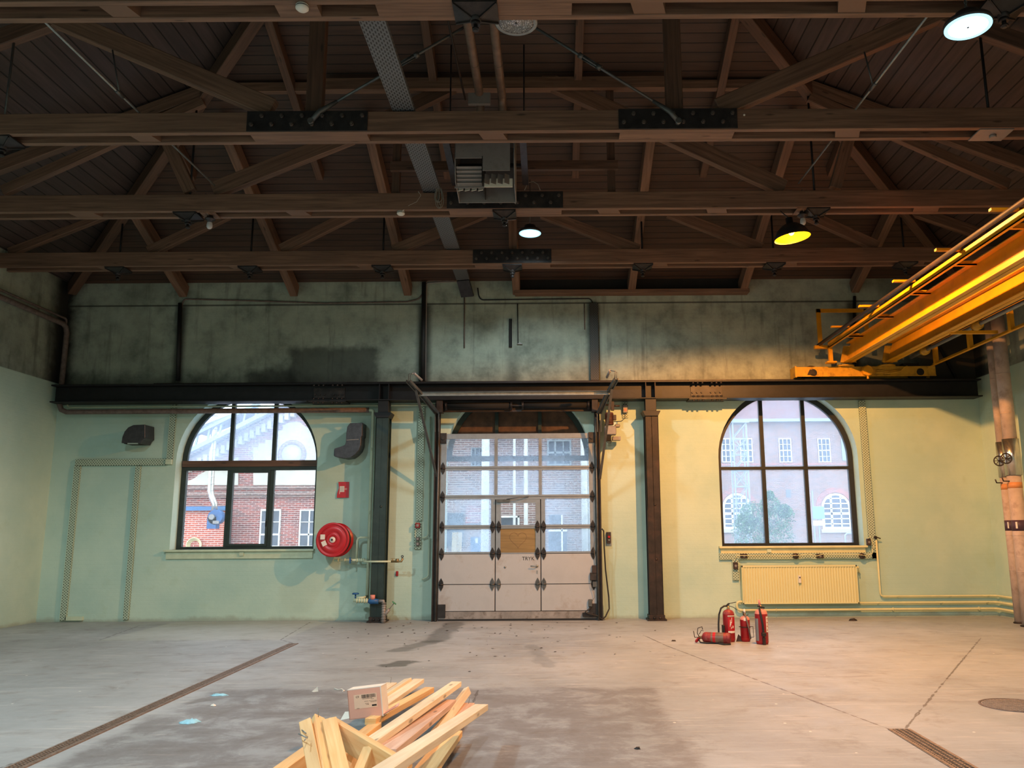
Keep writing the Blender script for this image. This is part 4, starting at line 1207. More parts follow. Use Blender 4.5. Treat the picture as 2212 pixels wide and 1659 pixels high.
# ------------------------------------------------------------------ sockets
def socket(px, py, name, lab, kind='square', d0=D - .05, w=.10, h=.10, mat='socket_brown', grp='sockets'):
    q = AT(px, py, d0)
    e = empty(name, (q.x, d0, q.z), lab, 'socket', grp)
    if kind == 'square':
        mb = MB(); mb.box(q.x - w / 2, q.x + w / 2, d0 - .06, d0 - .001, q.z - h / 2, q.z + h / 2); mb.build('housing', M[mat], e, bevel=.008)
        mb = MB(); mb.cyl((q.x, d0 - .066, q.z), (q.x, d0 - .06, q.z), min(w, h) * .28); mb.build('outlet', M['heater_grey'], e)
    else:
        mb = MB(); mb.lathe([(0, -.001), (.055, -.001), (.055, -.05), (.045, -.07), (0, -.07)], (q.x, d0, q.z), (0, 1, 0), 18); mb.build('housing', M[mat], e)
        mb = MB(); mb.cyl((q.x, d0 - .085, q.z), (q.x, d0 - .07, q.z), .025); mb.build('outlet', M['rubber'], e)
    return e
socket(1606, 1201, 'wall_socket', 'brown rectangular socket, leftmost on the tray under the right window', w=.13, h=.08)
socket(1718, 1201, 'round_socket', 'brown round power socket, left of the two round ones under the right window', 'round')
socket(1770, 1201, 'wall_socket', 'brown rectangular socket between the two round ones under the right window', w=.13, h=.08)
socket(1861, 1201, 'round_socket', 'brown round power socket, rightmost under the right window', 'round')
socket(1588, 1222, 'wall_socket', 'brown upright socket on the short tray left of the radiator', w=.085, h=.13)
socket(1875, 1171, 'wall_socket', 'brown upright socket at the right end of the right window sill', w=.075, h=.13)
socket(903, 1135, 'wall_socket', 'small red-framed isolator switch on the tray left of the roller door', d0=D - .055, w=.09, h=.10, mat='red_dusty')
socket(903, 1164, 'wall_socket', 'grey double outlet, upper one below the red isolator', d0=D - .055, w=.07, h=.07, mat='galv_dark')
socket(903, 1175, 'wall_socket', 'grey double outlet, lower one near the tray end', d0=D - .055, w=.07, h=.07, mat='galv_dark')
q = AT(1888, 1161, D)
mb = MB(); mb.cyl((q.x, D - .10, q.z), (q.x, D - .045, q.z), .028); mb.cyl((q.x + .03, D - .10, q.z), (q.x + .09, D - .08, q.z - .02), .01)
tag(mb.build('tap_valve', M['rust_steel'], None), 'small brown valve at the upper end of the pipe right of the right window', 'valve')
mb = MB(); mb.tube([AT(a, b, D - .13) for a, b in ((1588, 1208), (1592, 1199), (1600, 1200), (1700, 1201), (1712, 1200), (1726, 1200), (1745, 1197), (1765, 1201), (1778, 1197), (1850, 1198), (1870, 1200), (1884, 1196), (1887, 1180), (1880, 1160), (1874, 1163))], .007, 6)
tag(mb.build('conduit_cable', M['pipe_cream'], None), 'cream painted cable linking the sockets under the right window', 'cable')

# ------------------------------------------------------------------ radiator
xa, xb = AT(1602, 1260, 15.88).x, AT(1851, 1260, 15.88).x
za, zb_ = AT(1725, 1304, 15.85).z, AT(1725, 1221, 15.85).z
e = empty('radiator', ((xa + xb) / 2, 15.9, za), 'wide cream ribbed panel radiator under the right arched window', 'radiator')
mb = MB(); n = 42
prof = []
for i in range(n):
    x0 = xa + .02 + (xb - xa - .04) * i / n; s = (xb - xa - .04) / n
    prof += [(x0, 15.845), (x0 + s * .25, 15.830), (x0 + s * .55, 15.830), (x0 + s * .8, 15.845)]
prof += [(xb - .02, 15.845), (xb - .02, 15.94), (xa + .02, 15.94)]
mb.prism(prof, za + .02, zb_ - .025, plane='xy'); mb.build('ribbed_panel', M['radiator'], e)
mb = MB(); mb.box(xa, xb, 15.825, 15.945, zb_ - .03, zb_); mb.box(xa, xb, 15.825, 15.945, za, za + .02); mb.box(xa, xa + .02, 15.825, 15.945, za, zb_); mb.box(xb - .02, xb, 15.825, 15.945, za, zb_); mb.build('casing', M['radiator'], e, bevel=.004)
q = AT(1727, 1250, 15.82); mb = MB(); mb.box(q.x - .025, q.x + .025, 15.79, 15.829, q.z - .08, q.z + .06); m_ = mb.build('heat_meter', M['white_plastic'], e, bevel=.006)
mb = MB(); mb.box(q.x - .012, q.x + .012, 15.787, 15.79, q.z + .01, q.z + .035); mb.build('display', M['ink'], m_)
mb = MB(); mb.tube([(xb - .02, 15.88, zb_ - .05), (xb + .05, 15.88, zb_ - .05), (xb + .06, 15.9, zb_ - .15)], .012, 8); mb.sphere((xb + .04, 15.88, zb_ - .05), .025); mb.build('radiator_valve', M['pipe_cream'], e)
for x in (xa + .3, xb - .3):
    mb = MB(); mb.box(x - .02, x + .02, 15.94, D, za + .1, zb_ - .1); mb.build('wall_bracket', M['radiator'], e)

# ------------------------------------------------------------------ pipes along the right bay
def pipe(pts, r, mat, lab, name='heating_pipe', cat='pipe', clips=None, n=10, group=None):
    pts = [V(p) for p in pts]
    # round the corners a little
    q = [pts[0]]
    for i in range(1, len(pts) - 1):
        a, b, c = pts[i - 1], pts[i], pts[i + 1]
        k = min(r * 3, (a - b).length * .4, (c - b).length * .4)
        u = (a - b).normalized(); w = (c - b).normalized()
        q += [b + u * k, b + u * k * .3 + w * k * .3, b + w * k]
    q.append(pts[-1])
    if clips:
        e = empty(name, pts[0], lab, cat, group)
        mb = MB(); mb.tube(q, r, n); mb.build('tube', M[mat], e)
        for c in clips:
            mb = MB(); c = V(c); mb.torus(c, (pts[1] - pts[0]) if len(c) < 4 else (1, 0, 0), r * 1.25, r * .3, 14, 6); mb.bar(c, c + V((0, .06, 0)), r * .5, r * .5); mb.build('pipe_clip', M[mat], e)
        return e
    mb = MB(); mb.tube(q, r, n); return tag(mb.build(name, M[mat], None), lab, cat, group)
def hpipe(px0, py, off, r, lab, start):
    z = AT(2100, py, D - off).z; y = D - off; x1 = XR - off
    x0 = AT(px0, py, y).x
    pts = start(x0, y, z) + [(x1, y, z), (x1, 13.6, z)]
    return pipe(pts, r, 'pipe_cream', lab, clips=[(x0 + (x1 - x0) * t_, y, z) for t_ in (.15, .6, .93)])
zc = AT(1895, 1165, D - .05).z
hpipe(1902, 1287, .06, .018, 'uppermost cream pipe along the foot of the wall right of the radiator', lambda x, y, z: [(x, y, zc), (x, y, z)])
hpipe(1852, 1301, .07, .022, 'middle cream heating pipe along the foot of the wall right of the radiator', lambda x, y, z: [(x, y, AT(1852, 1235, y).z), (x, y, z)])
hpipe(1592, 1315, .08, .024, 'lowest cream heating pipe running behind the extinguishers under the radiator', lambda x, y, z: [(x + .12, y, AT(1592, 1300, y).z), (x, y, AT(1592, 1300, y).z), (x, y, z)])

# tall clad pipes by the right wall
def tallpipe(px, py, y, r, lab):
    x = AT(px, py, y).x
    e = empty('insulated_pipe', (x, y, 0), lab, 'pipe', 'insulated riser pipes')
    mb = MB(); mb.tube([(x, y, 0.0), (x, y, 2.55)], r, 20); mb.build('lower_cladding', M['pipe_clad'], e)
    mb = MB(); mb.tube([(x, y, 3.12), (x, y, 5.55)], r * .98, 20); mb.build('upper_lagging', M['pipe_clad'], e)
    mb = MB(); mb.tube([(x, y, 2.52), (x, y, 3.15)], r * 1.16, 24); f = mb.build('foil_jacket', M['foil'], e)
    zb_ = AT(px, 1135, y).z; mb = MB(); mb.tube([(x, y, zb_ - .09), (x, y, zb_ + .09)], r * 1.02, 20); b_ = mb.build('purple_band', M['band'], e)
    mb = MB(); mb.box(x - r * .85, x - r * .72, y - r * .9, y - r * .6, zb_ - .05, zb_ + .06); mb.build('label', M['paper'], b_)
    mb = MB(); mb.tube([(x, y, 2.3), (x, y, 2.4)], r * 1.015, 20); mb.build('orange_tape', M['tape'], e)
    mb = MB(); mb.lathe([(r, 0.0), (r * 1.25, 0.0), (r * 1.25, .02), (r, .03)], (x, y, 0), (0, 0, 1), 20); mb.build('floor_collar', M['rust_steel'], e)
    for z in (.9, 1.5, 3.6, 4.3):
        mb = MB(); mb.torus((x, y, z), (0, 0, 1), r * .99, .006, 20, 6); mb.build('seam', M['pipe_clad'], e)
    # hand wheel valve
    for z, rr_ in ((2.80, .085),):
        wx = x - r - .08; wy = y - .05
        mb = MB(); mb.torus((wx, wy - .12, z), (0.3, 1, 0), rr_, .011, 20, 6)
        for k in range(4):
            a_ = PI * k / 4; mb.bar(V((wx, wy - .12, z)) + V((math.cos(a_), -.3 * math.cos(a_), math.sin(a_))) * rr_, V((wx, wy - .12, z)) - V((math.cos(a_), -.3 * math.cos(a_), math.sin(a_))) * rr_, .01, .01)
        mb.cyl((wx, wy - .12, z), (x - r * .5, y, z), .014); mb.build('hand_wheel', M['rust_steel'], e)
    mb = MB(); mb.tube([(x, y - .02, 2.42), (x - r - .10, y - .05, 2.42), (x - r - .12, y - .05, 2.48)], .012, 6); mb.build('drain_tap', M['rust_steel'], e)
    return e
plain('band', (66, 44, 62), .5); plain('tape', (196, 130, 76), .6)
tallpipe(2199, 1300, 14.75, .085, 'slimmer tall lagged pipe standing at the right wall, left of the pair')
tallpipe(2219, 1300, 14.25, .115, 'thicker tall lagged pipe standing at the right wall, right of the pair')
q = AT(2145, 700, 14.6)
mb = MB(); mb.tube([(7.95, 14.4, 5.45), (7.95, 14.3, 5.55), (7.97, 13.9, 5.60), (7.97, 8.0, 5.60)], .12, 18); tag(mb.build('insulated_pipe', M['pipe_brown'], None), 'grey lagged pipe running high along the right wall behind the crane', 'pipe')
mb = MB(); mb.tube([(8.30, 13.6, 0), (8.30, 13.6, 5.4)], .028, 10); tag(mb.build('conduit_pipe', M['pipe_mint'], None), 'thin mint vertical pipe on the right wall, right of the lagged risers', 'pipe')

# ------------------------------------------------------------------ pipes along the left bay
r_ = .05
xl = XL + .14
zlow = AT(400, 888, 15.8).z; yl = 15.82
zup = AT(110, 703, 15.8).z
xe = AT(797, 888, yl).x
pipe([(xl, 9.0, zup), (xl, yl, zup), (xl, yl, zlow), (xe, yl, zlow)], .05, 'pipe_brown', 'brown lagged pipe dropping down the left corner and crossing below the black beam', 'lagged_pipe')
pipe([(xl - .02, 9.0, zup + .13), (xl - .02, yl - .02, zup + .13), (xl - .02, yl - .02, zup + .02)], .022, 'pipe_brown', 'thin grey pipe above the brown lagged pipe on the left wall', 'lagged_pipe')
zthin = AT(400, 878, 15.86).z
pipe([(xl + .12, 15.88, 4.5), (xl + .12, 15.88, zthin), (AT(955, 878, 15.88).x, 15.88, zthin)], .016, 'pipe_mint', 'thin mint pipe running just under the black beam from the left corner to the door', 'conduit_pipe', clips=[(AT(p_, 878, 15.88).x, 15.88, zthin) for p_ in (130, 363, 574, 792, 863, 928)])
# white riser beside the green column
xr = AT(800, 1100, 15.84).x
pipe([(xe, yl, zlow), (xr, yl, zlow), (xr, yl, AT(790, 1300, yl).z)], .032, 'pipe_mint', 'thick mint water pipe rising up beside the dark green column', 'water_pipe', clips=[(xr, yl, 2.0), (xr, yl, 3.2)])
xq = AT(771, 1180, 15.8).x
z1 = AT(771, 1161, 15.8).z; z2 = AT(771, 1210, 15.8).z
pipe([(xr, 15.8, z1), (xq, 15.8, z1), (xq, 15.8, z2 + .03)], .02, 'pipe_mint', 'short mint pipe loop between the hose reel and the water pipe', 'water_pipe')
e = empty('hose_valve', (xq, 15.78, z2), 'horizontal mint pipe with blue handled valve under the hose reel', 'valve')
mb = MB(); mb.tube([(AT(722, 1209, 15.78).x, 15.78, z2), (xr, 15.78, z2)], .024, 10)
for px in (731, 745, 772, 776, 781, 786): 
    x = AT(px, 1209, 15.78).x; mb.cyl((x - .012, 15.78, z2), (x + .012, 15.78, z2), .036, n=12)
mb.build('pipe', M['pipe_mint'], e)
x = AT(757, 1209, 15.7).x
mb = MB(); mb.cyl((x, 15.7, z2), (x, 15.78, z2), .014); mb.box(x - .012, x + .012, 15.66, 15.70, z2 - .055, z2 + .055); mb.build('handle', M['blue_paint'], e, bevel=.004)
# branch across the column to a tap
zt_ = AT(840, 1213, 15.5).z; yb = 15.5
e = empty('branch_tap', (AT(862, 1213, yb).x, yb, zt_), 'branch pipe with brass tap crossing in front of the dark green column', 'tap')
mb = MB(); mb.tube([(xr, yl, zt_), (xr, yb, zt_), (AT(845, 1213, yb).x, yb, zt_)], .018, 10); mb.build('pipe', M['pipe_mint'], e)
mb = MB(); mb.tube([(AT(845, 1213, yb).x, yb, zt_), (AT(867, 1213, yb).x, yb, zt_), (AT(870, 1210, yb).x, yb, zt_ + .06)], .02, 10); x = AT(858, 1210, yb).x; mb.cyl((x, yb, zt_ - .02), (x, yb, zt_ + .05), .032, n=10); mb.cyl((AT(848, 1209, yb).x, yb, zt_), (AT(848, 1209, yb).x, yb, zt_ + .05), .01); mb.box(AT(844, 1209, yb).x, AT(853, 1209, yb).x, yb - .01, yb + .01, zt_ + .045, zt_ + .055); mb.build('tap', M['brass'], e)
mb = MB(); x = AT(869, 1205, yb).x; mb.torus((x, yb, zt_ + .09), (0, 1, 0), .018, .008, 12, 6); mb.build('hose_union', M['vent_grey'], e)
q = AT(858, 1239, D)
mb = MB(); mb.box(q.x - .022, q.x + .022, D - .03, D, q.z - .045, q.z + .045); tag(mb.build('call_point', M['red_paint'], None, bevel=.004), 'tiny red box on the wall below the brass tap', 'box')
# floor valve group
zg = AT(800, 1298, 15.5).z; yg = 15.45
e = empty('floor_valve_set', (AT(800, 1298, yg).x, yg, 0), 'water meter pipework with blue valve at the foot of the dark green column', 'valve')
xa_ = AT(764, 1298, yg).x; xb_ = AT(830, 1298, yg).x
mb = MB(); mb.tube([(xa_, yg, zg + .02), (AT(795, 1298, yg).x, yg, zg)], .035, 12)
for k in range(5): x = xa_ + .06 + k * .045; mb.cyl((x - .01, yg, zg + .01), (x + .01, yg, zg + .01), .045, n=12)
mb.tube([(xr, yl, zg + .06), (xr, yg, zg + .06), (xa_ + .05, yg, zg + .06)], .024, 10); mb.build('coupled_pipe', M['pipe_mint'], e)
mb = MB(); mb.cyl((xa_ + .03, yg, zg + .03), (xa_ + .03, yg, zg + .13), .014); mb.lathe([(0, .0), (.06, 0), (.065, .015), (.05, .03), (0, .03)], (xa_ + .03, yg, zg + .12), (0, 0, 1), 12); mb.build('stopcock_handle', M['blue_paint'], e)
mb = MB(); mb.tube([(AT(795, 1298, yg).x, yg, zg), (AT(800, 1298, yg).x, yg, zg), (AT(818, 1300, yg).x, yg, zg - .01)], [.03, .055, .045], 14); mb.build('blue_meter_body', M['blue_paint'], e)
x = AT(805, 1289, yg).x; mb = MB(); mb.cyl((x, yg, zg + .03), (x, yg, zg + .11), .045, n=16); mb.build('meter_head', M['dust_pink'], e)
xv = AT(829, 1315, yg).x
mb = MB(); mb.tube([(AT(818, 1300, yg).x, yg, zg), (AT(828, 1299, yg).x, yg, zg), (xv, yg, zg - .06)], .03, 12); mb.tube([(xv, yg, zg - .06), (xv, yg, .0)], .038, 14)
for k in range(8): mb.torus((xv, yg, .04 + k * .045), (0, 0, 1), .04, .007, 14, 5)
mb.build('riser', M['heater_grey'], e)
p0 = V((xv, yg, .12)); p1 = AT(851, 1303, yg)
mb = MB(); mb.tube([p0, p0.lerp(p1, .55)], .03, 12); mb.tube([p0.lerp(p1, .5), p1], .008, 8); mb.build('valve_stem', M['heater_grey'], e)
mb = MB(); mb.lathe([(0, 0), (.045, 0), (.045, .012), (0, .012)], p1, (p1 - p0).normalized(), 12); mb.build('green_knob', plain('valve_green', (70, 140, 100), .5), e)

# small pipe pair left of the door
xk = AT(926, 1100, 15.93).x
pipe([(xk, 15.93, AT(934, 900, 15.93).z), (xk, 15.93, AT(931, 1158, 15.93).z), (xk - .12, 15.93, AT(931, 1163, 15.93).z)], .014, 'pipe_mint', 'thin mint vertical pipe immediately left of the door track, upper length', 'conduit_pipe')
pipe([(xk + .02, 15.93, AT(934, 1160, 15.93).z), (xk + .02, 15.93, AT(931, 1246, 15.93).z), (xk - .10, 15.93, AT(931, 1252, 15.93).z)], .014, 'pipe_mint', 'thin mint vertical pipe immediately left of the door track, lower length', 'conduit_pipe')

# ------------------------------------------------------------------ upper wall conduits
def cond(pts, r, mat, lab, off=.03, name='conduit', cat='conduit'):
    return pipe([AT(a, b, D - r * 1.02) for a, b in pts], r, mat, lab, name, cat)
cond([(385, 822), (392, 660), (398, 646), (520, 649), (700, 655), (880, 652), (905, 646), (916, 630), (921, 607), (1000, 605)], .016, 'pipe_brown', 'grey cable running up and along the top of the far wall to the overhead tray', .04)
cond([(384, 822), (389, 655)], .04, 'cable_black', 'thick black cable in the wall chase above the left window', .04)
cond([(913, 822), (916, 610)], .045, 'cable_black', 'thick black cable bundle in the wall chase above the green column', .045)
cond([(919, 822), (921, 612), (1000, 606)], .014, 'heater_grey', 'pale conduit beside the thick black cable bundle above the green column', .06)
cond([(1003, 632), (1003, 752)], .013, 'pipe_brown', 'thin conduit dropping from the overhead tray end and stopping mid wall', .02)
cond([(1032, 622), (1034, 640), (1040, 648), (1275, 645), (1281, 655)], .012, 'cable_black', 'thin dark cable along the wall top under the timber ledge', .02)
cond([(1118, 656), (1119, 742)], .01, 'cable_black', 'thin dark cable ending at a small hook above the door', .02)
cond([(1262, 655), (1263, 712)], .01, 'pipe_brown', 'short thin cable just left of the dark perforated tray', .02)
cond([(1845, 822), (1846, 640)], .03, 'cable_black', 'black conduit on the upper wall behind the crane hand rail', .04)
a = AT(1103, 690, D); b = AT(1103, 750, D)
mb = MB(); mb.box(a.x - .03, a.x + .03, D - .05, D, b.z, a.z); tag(mb.build('steel_stub', M['vent_dark'], None), 'short black vertical steel bar fixed to the upper wall above the roller door', 'steel bar')
a = AT(1122, 744, D); mb = MB(); mb.prism([(a.x - .05, a.z), (a.x + .06, a.z - .005), (a.x + .02, a.z + .03)], D - .05, D); tag(mb.build('wall_hook', M['heater_grey'], None), 'small grey bracket at the end of the thin cable above the door', 'bracket')
# dark flat steel strap in the left corner
mb = MB(); a = AT(128, 690, 15.85); b = AT(125, 826, 15.85); mb.box(a.x - .05, a.x + .05, 15.85, 15.98, BT, a.z); tag(mb.build('corner_post', M['black_steel'], None, bevel=.004), 'black steel post standing on the runway beam in the far left corner', 'steel post')
mb = MB(); mb.bar(AT(2030, 750, 15.9), AT(2068, 822, 15.9), .05, .05); tag(mb.build('steel_brace', M['black_steel'], None), 'black slanting steel brace behind the right end of the crane', 'steel brace')

# ------------------------------------------------------------------ ventilation elbows
def elbow(profile, d, y1, name, lab, opening):
    pts = [AT(a, b, D - d) for a, b in profile]
    q = [(p.x, p.z) for p in pts]
    e = empty(name, (sum(p[0] for p in q) / len(q), D - d, min(p[1] for p in q)), lab, 'ventilation duct')
    mb = MB(); mb.prism(q, D - d, D - y1); mb.build('duct', M['vent_grey'], e, bevel=.006)
    o_ = [AT(a, b, D - d) for a, b in opening]
    return e, o_
e, o_ = elbow([(313, 917), (313, 946), (308, 950), (304, 958), (262, 957), (264, 944), (269, 932), (277, 923), (288, 918)], .40, .02, 'vent_elbow', 'dark grey ventilation elbow high on the wall left of the left window', [(264, 957), (302, 957)])
mb = MB(); mb.box(o_[0].x + .02, o_[1].x - .02, D - .37, D - .06, o_[0].z - .012, o_[0].z + .0); g_ = mb.build('opening', M['vent_dark'], e)
mb = MB(); mb.box(o_[0].x + .1, o_[0].x + .3, D - .40, D - .36, o_[0].z - .02, o_[0].z - .0); mb.build('damper_lip', M['foil'], e)
e, o_ = elbow([(783, 913), (782, 941), (780, 944), (779, 962), (775, 973), (768, 981), (758, 988), (744, 990), (722, 986), (722, 969), (738, 964), (745, 961), (747, 955), (748, 935), (750, 922), (756, 914)], .36, .02, 'vent_elbow', 'dark grey J-shaped ventilation duct between the left window and the green column', [(722, 970), (722, 985)])
a = AT(749, 951, D - .36); b = AT(775, 949, D - .36); mb = MB(); mb.bar(a, b, .02, .012); mb.build('flange', M['heater_grey'], e)
mb = MB(); mb.box(o_[0].x - .01, o_[0].x, D - .33, D - .05, o_[1].z + .01, o_[0].z - .01); mb.build('opening', M['vent_dark'], e)

# ------------------------------------------------------------------ hose reel
c0 = AT(718, 1166, 15.47)
e = empty('fire_hose_reel', (c0.x, 15.9, c0.z - .35), 'round red fire hose reel mounted on the wall between window and green column', 'hose reel')
ax = V((.05, 1, -.02)).normalized()
RR = .315
mb = MB(); mb.lathe([(0, .02), (.05, .02), (.06, .0), (.13, .0), (.14, .012), (.15, 0), (.25, .006), (.26, .016), (.27, .004), (RR - .01, 0), (RR, .008), (RR, .022), (0, .03)], c0, ax, 48); mb.build('front_disc', M['red_bright'], e)
mb = MB(); mb.lathe([(0, 0), (RR, 0), (RR, .015), (0, .015)], c0 + ax * .27, ax, 48); mb.build('back_disc', M['red_paint'], e)
mb = MB(); mb.lathe([(.14, .03), (.14, .27)], c0, ax, 32)
mb.build('drum', M['red_paint'], e)
mb = MB()
for k in range(6):
    for j in range(2): mb.torus(c0 + ax * (.055 + k * .038), ax, .225 + j * .035, .018, 40, 8)
mb.build('hose', M['rubber'], e)
mb = MB(); mb.lathe([(0, -.02), (.018, -.02), (.022, -.012), (.04, -.012), (.045, 0), (.055, .0), (.055, .02), (0, .02)], c0, ax, 24); mb.build('hub', M['paper'], e)
mb = MB(); mb.lathe([(0, -.026), (.02, -.026), (.02, -.02), (0, -.02)], c0, ax, 16); mb.build('hub_cap', M['vent_grey'], e)
for (px, py, rt) in ((697, 1160, 0), (700, 1174, .45)):
    q = AT(px, py, 15.464); mb = MB(); u = V((math.cos(rt), 0, math.sin(rt))); w_ = V((-math.sin(rt), 0, math.cos(rt)))
    mb.frame_box(q, u, w_, V((0, 1, 0)), .085, .09, .003); mb.build('white_sticker', M['paper'], e)
mb = MB(); mb.box(c0.x - .04, c0.x + .06, 15.76, D, c0.z - .05, c0.z + .05); mb.build('wall_bracket', M['red_paint'], e)
# fire sign
a = AT(731, 1041, D - .03); b = AT(753, 1075, D - .03)
e = empty('fire_hose_sign', ((a.x + b.x) / 2, D, b.z), 'red rectangular fire hose sign on the wall above the hose reel', 'sign')
mb = MB(); mb.prism([(a.x, a.z), (a.x + .015, a.z - .12), (a.x - .015, a.z - .22), (a.x - .02, b.z), (b.x, b.z), (b.x, a.z)], D - .03, D - .024); mb.build('plate', M['red_bright'], e)
mb = MB(); mb.box(a.x + .03, a.x + .12, D - .033, D - .03, b.z + .11, b.z + .22); mb.torus((a.x + .155, D - .031, b.z + .165), (0, 1, 0), .014, .003, 14, 5); mb.box(a.x + .12, a.x + .14, D - .032, D - .03, b.z + .162, b.z + .168); mb.box(a.x + .028, a.x + .036, D - .032, D - .03, b.z + .07, b.z + .11); mb.build('symbol', M['paper'], e)
mb = MB()
for k in range(6): mb.box(a.x + .035 + k * .014, a.x + .04 + k * .014, D - .0345, D - .033, b.z + .12, b.z + .21)
mb.build('printed_lines', M['heater_grey'], e)
mb = MB(); mb.box(a.x + .03, b.x - .03, D - .024, D, b.z + .1, a.z - .1); mb.build('mount', M['galv'], e)
# ------------------------------------------------------------------ things hanging in the roof
def led(px, py, y, r, up, lab, lit, hang_to, power=0, col=(.82, .97, 1.0), name='high_bay_lamp'):
    c = AT(px, py, y); up = V(up).normalized()
    e = empty(name, c, lab, 'lamp', 'round high bay lamps')
    mb = MB(); mb.lathe([(r * .78, .0), (r, .0), (r * 1.02, .02), (r * .98, .045), (r * .55, .07), (r * .5, .13), (0, .14)], c, up, 36); mb.build('housing', M['vent_grey'], e)
    mb = MB(); mb.lathe([(0, -.004), (r * .80, -.004), (r * .80, .004)], c, up, 36); l_ = mb.build('lens', M['led_light'] if lit else M['lens_off'], e)
    mb = MB(); mb.lathe([(r * .80, -.006), (r * .93, -.012), (r * .97, -.006), (r * .97, .004)], c, up, 36); mb.build('rim', M['led_rim'] if lit else M['galv'], e)
    mb = MB(); mb.lathe([(0, -.010), (r * .05, -.010), (r * .05, -.004)], c, up, 10); mb.build('centre_screw', M['vent_grey'], e)
    mb = MB(); n = 9
    a = c + up * .14; b = V((c.x, c.y, hang_to))
    mb.tube([a, b], .006, 6)
    for k in range(6): mb.torus(a.lerp(b, (k + .5) / 6 if (b - a).length < .6 else k * .08 / (b - a).length + .02), (1, 0, 0) if k % 2 else (0, 1, 0), .014, .004, 10, 5)
    mb.build('chain', M['galv_dark'], e)
    if not lit:
        mb = MB()
        for rr_ in (.3, .4, .5, .6, .7): mb.torus(c - up * .004, up, r * rr_, .0035, 40, 5)
        mb.build('lens_rings', M['galv'], l_)
    if lit:
        ld = bpy.data.lights.new('lamp_glow', 'SPOT'); ld.energy = power; ld.color = col; ld.spot_size = R(168); ld.spot_blend = .35; ld.shadow_soft_size = r * .7
        lo = bpy.data.objects.new('lamp_glow', ld); COL.objects.link(lo); lo.parent = e; lo.location = -up * .05
        lo.rotation_euler = up.to_track_quat('Z', 'Y').to_euler()
    return e
t = NT('lens_off'); n_ = t.n.new('ShaderNodeTexVoronoi'); n_.inputs['Scale'].default_value = 70; t.l.new(t.obj(), n_.inputs['Vector'])
t.color(t.mix(t.smooth(n_.outputs['Distance'], .2, .45), lin((235, 235, 240)), lin((120, 118, 122)))); t.rough(.25); M['lens_off'] = t.mat
led(1115, 49, 6.95, .205, (0, 0, 1), 'unlit round silver high bay lamp hanging at the top centre of the view', False, CZ0 + .5)
led(2091, 58, 6.6, .20, (.02, .0, 1), 'lit round white lamp hanging tilted at the top right corner', True, CZ0, 330)
led(1145, 504, 12.9, .185, (0, 0, 1), 'lit round white lamp hanging at the centre of the roof between the rear trusses', True, 7.4, 430)

# sodium lamp with dish shade
c = AT(1712, 514, 11.15); up = V((-.12, 0, 1)).normalized()
e = empty('dish_lamp', c, 'lit yellow sodium lamp with wide dark dish shade on the right', 'lamp')
mb = MB(); mb.lathe([(.255, -.005), (.25, .03), (.20, .12), (.12, .19), (.05, .22), (.05, .30), (0, .31)], c, up, 40); mb.build('shade', M['plate_steel'], e)
mb = MB(); mb.lathe([(.25, -.003), (.244, .03), (.194, .115), (.115, .182), (0, .21)], c, up, 40); mb.build('reflector', M['shade_in'], e)
mb = MB(); mb.sphere(c + up * .10, .045, 14, (1, 1, 1.4)); mb.build('bulb', M['sodium_bulb'], e)
mb = MB(); mb.tube([c + up * .30, V((c.x - .04, TY[3], CZ0))], .008, 6); mb.build('suspension_rod', M['galv_dark'], e)
ld = bpy.data.lights.new('lamp_glow', 'SPOT'); ld.energy = 2700; ld.color = (1.0, .41, .11); ld.spot_size = R(172); ld.spot_blend = .2; ld.shadow_soft_size = .05
lo = bpy.data.objects.new('lamp_glow', ld); COL.objects.link(lo); lo.parent = e; lo.location = V((0, 0, -.01)); 
# small light that fills the dish itself
ld = bpy.data.lights.new('bulb_glow', 'POINT'); ld.energy = 9; ld.color = (1.0, .7, .2); ld.shadow_soft_size = .03
lo = bpy.data.objects.new('bulb_glow', ld); COL.objects.link(lo); lo.parent = e; lo.location = up * .03

# bulkhead lamps on truss 3
for px, lab in ((455, 'small unlit bulb lamp with clear glass under the third truss on the left'), (1733, 'small unlit bulb lamp with clear glass under the third truss on the right')):
    c = AT(px, 455, TY[3]); c.z = CZ0
    e = empty('bulb_lamp', c, lab, 'lamp', 'small bulb lamps')
    mb = MB(); mb.box(c.x - .11, c.x + .11, c.y - .13, c.y + .13, c.z - .012, c.z); mb.build('mounting_board', M['beam_wood'], e)
    mb = MB(); mb.lathe([(0, -.012), (.04, -.012), (.05, -.05), (.075, -.06), (.075, -.075), (.04, -.085), (.035, -.12), (0, -.12)], c, (0, 0, 1), 18); mb.build('socket', M['vent_grey'], e)
    mb = MB(); mb.lathe([(.035, -.12), (.042, -.15), (.042, -.19), (.025, -.215), (0, -.222)], c, (0, 0, 1), 16); mb.build('glass_bulb', M['bulbglass'] if 'bulbglass' in M else plain('bulbglass', (200, 200, 202), .1), e)
    mb = MB(); mb.tube([c + V((-.03, -.14, .28)), c + V((-.03, -.145, .02)), c + V((0, -.06, -.03))], .006, 6); mb.build('cable', M['cable_grey'], e)
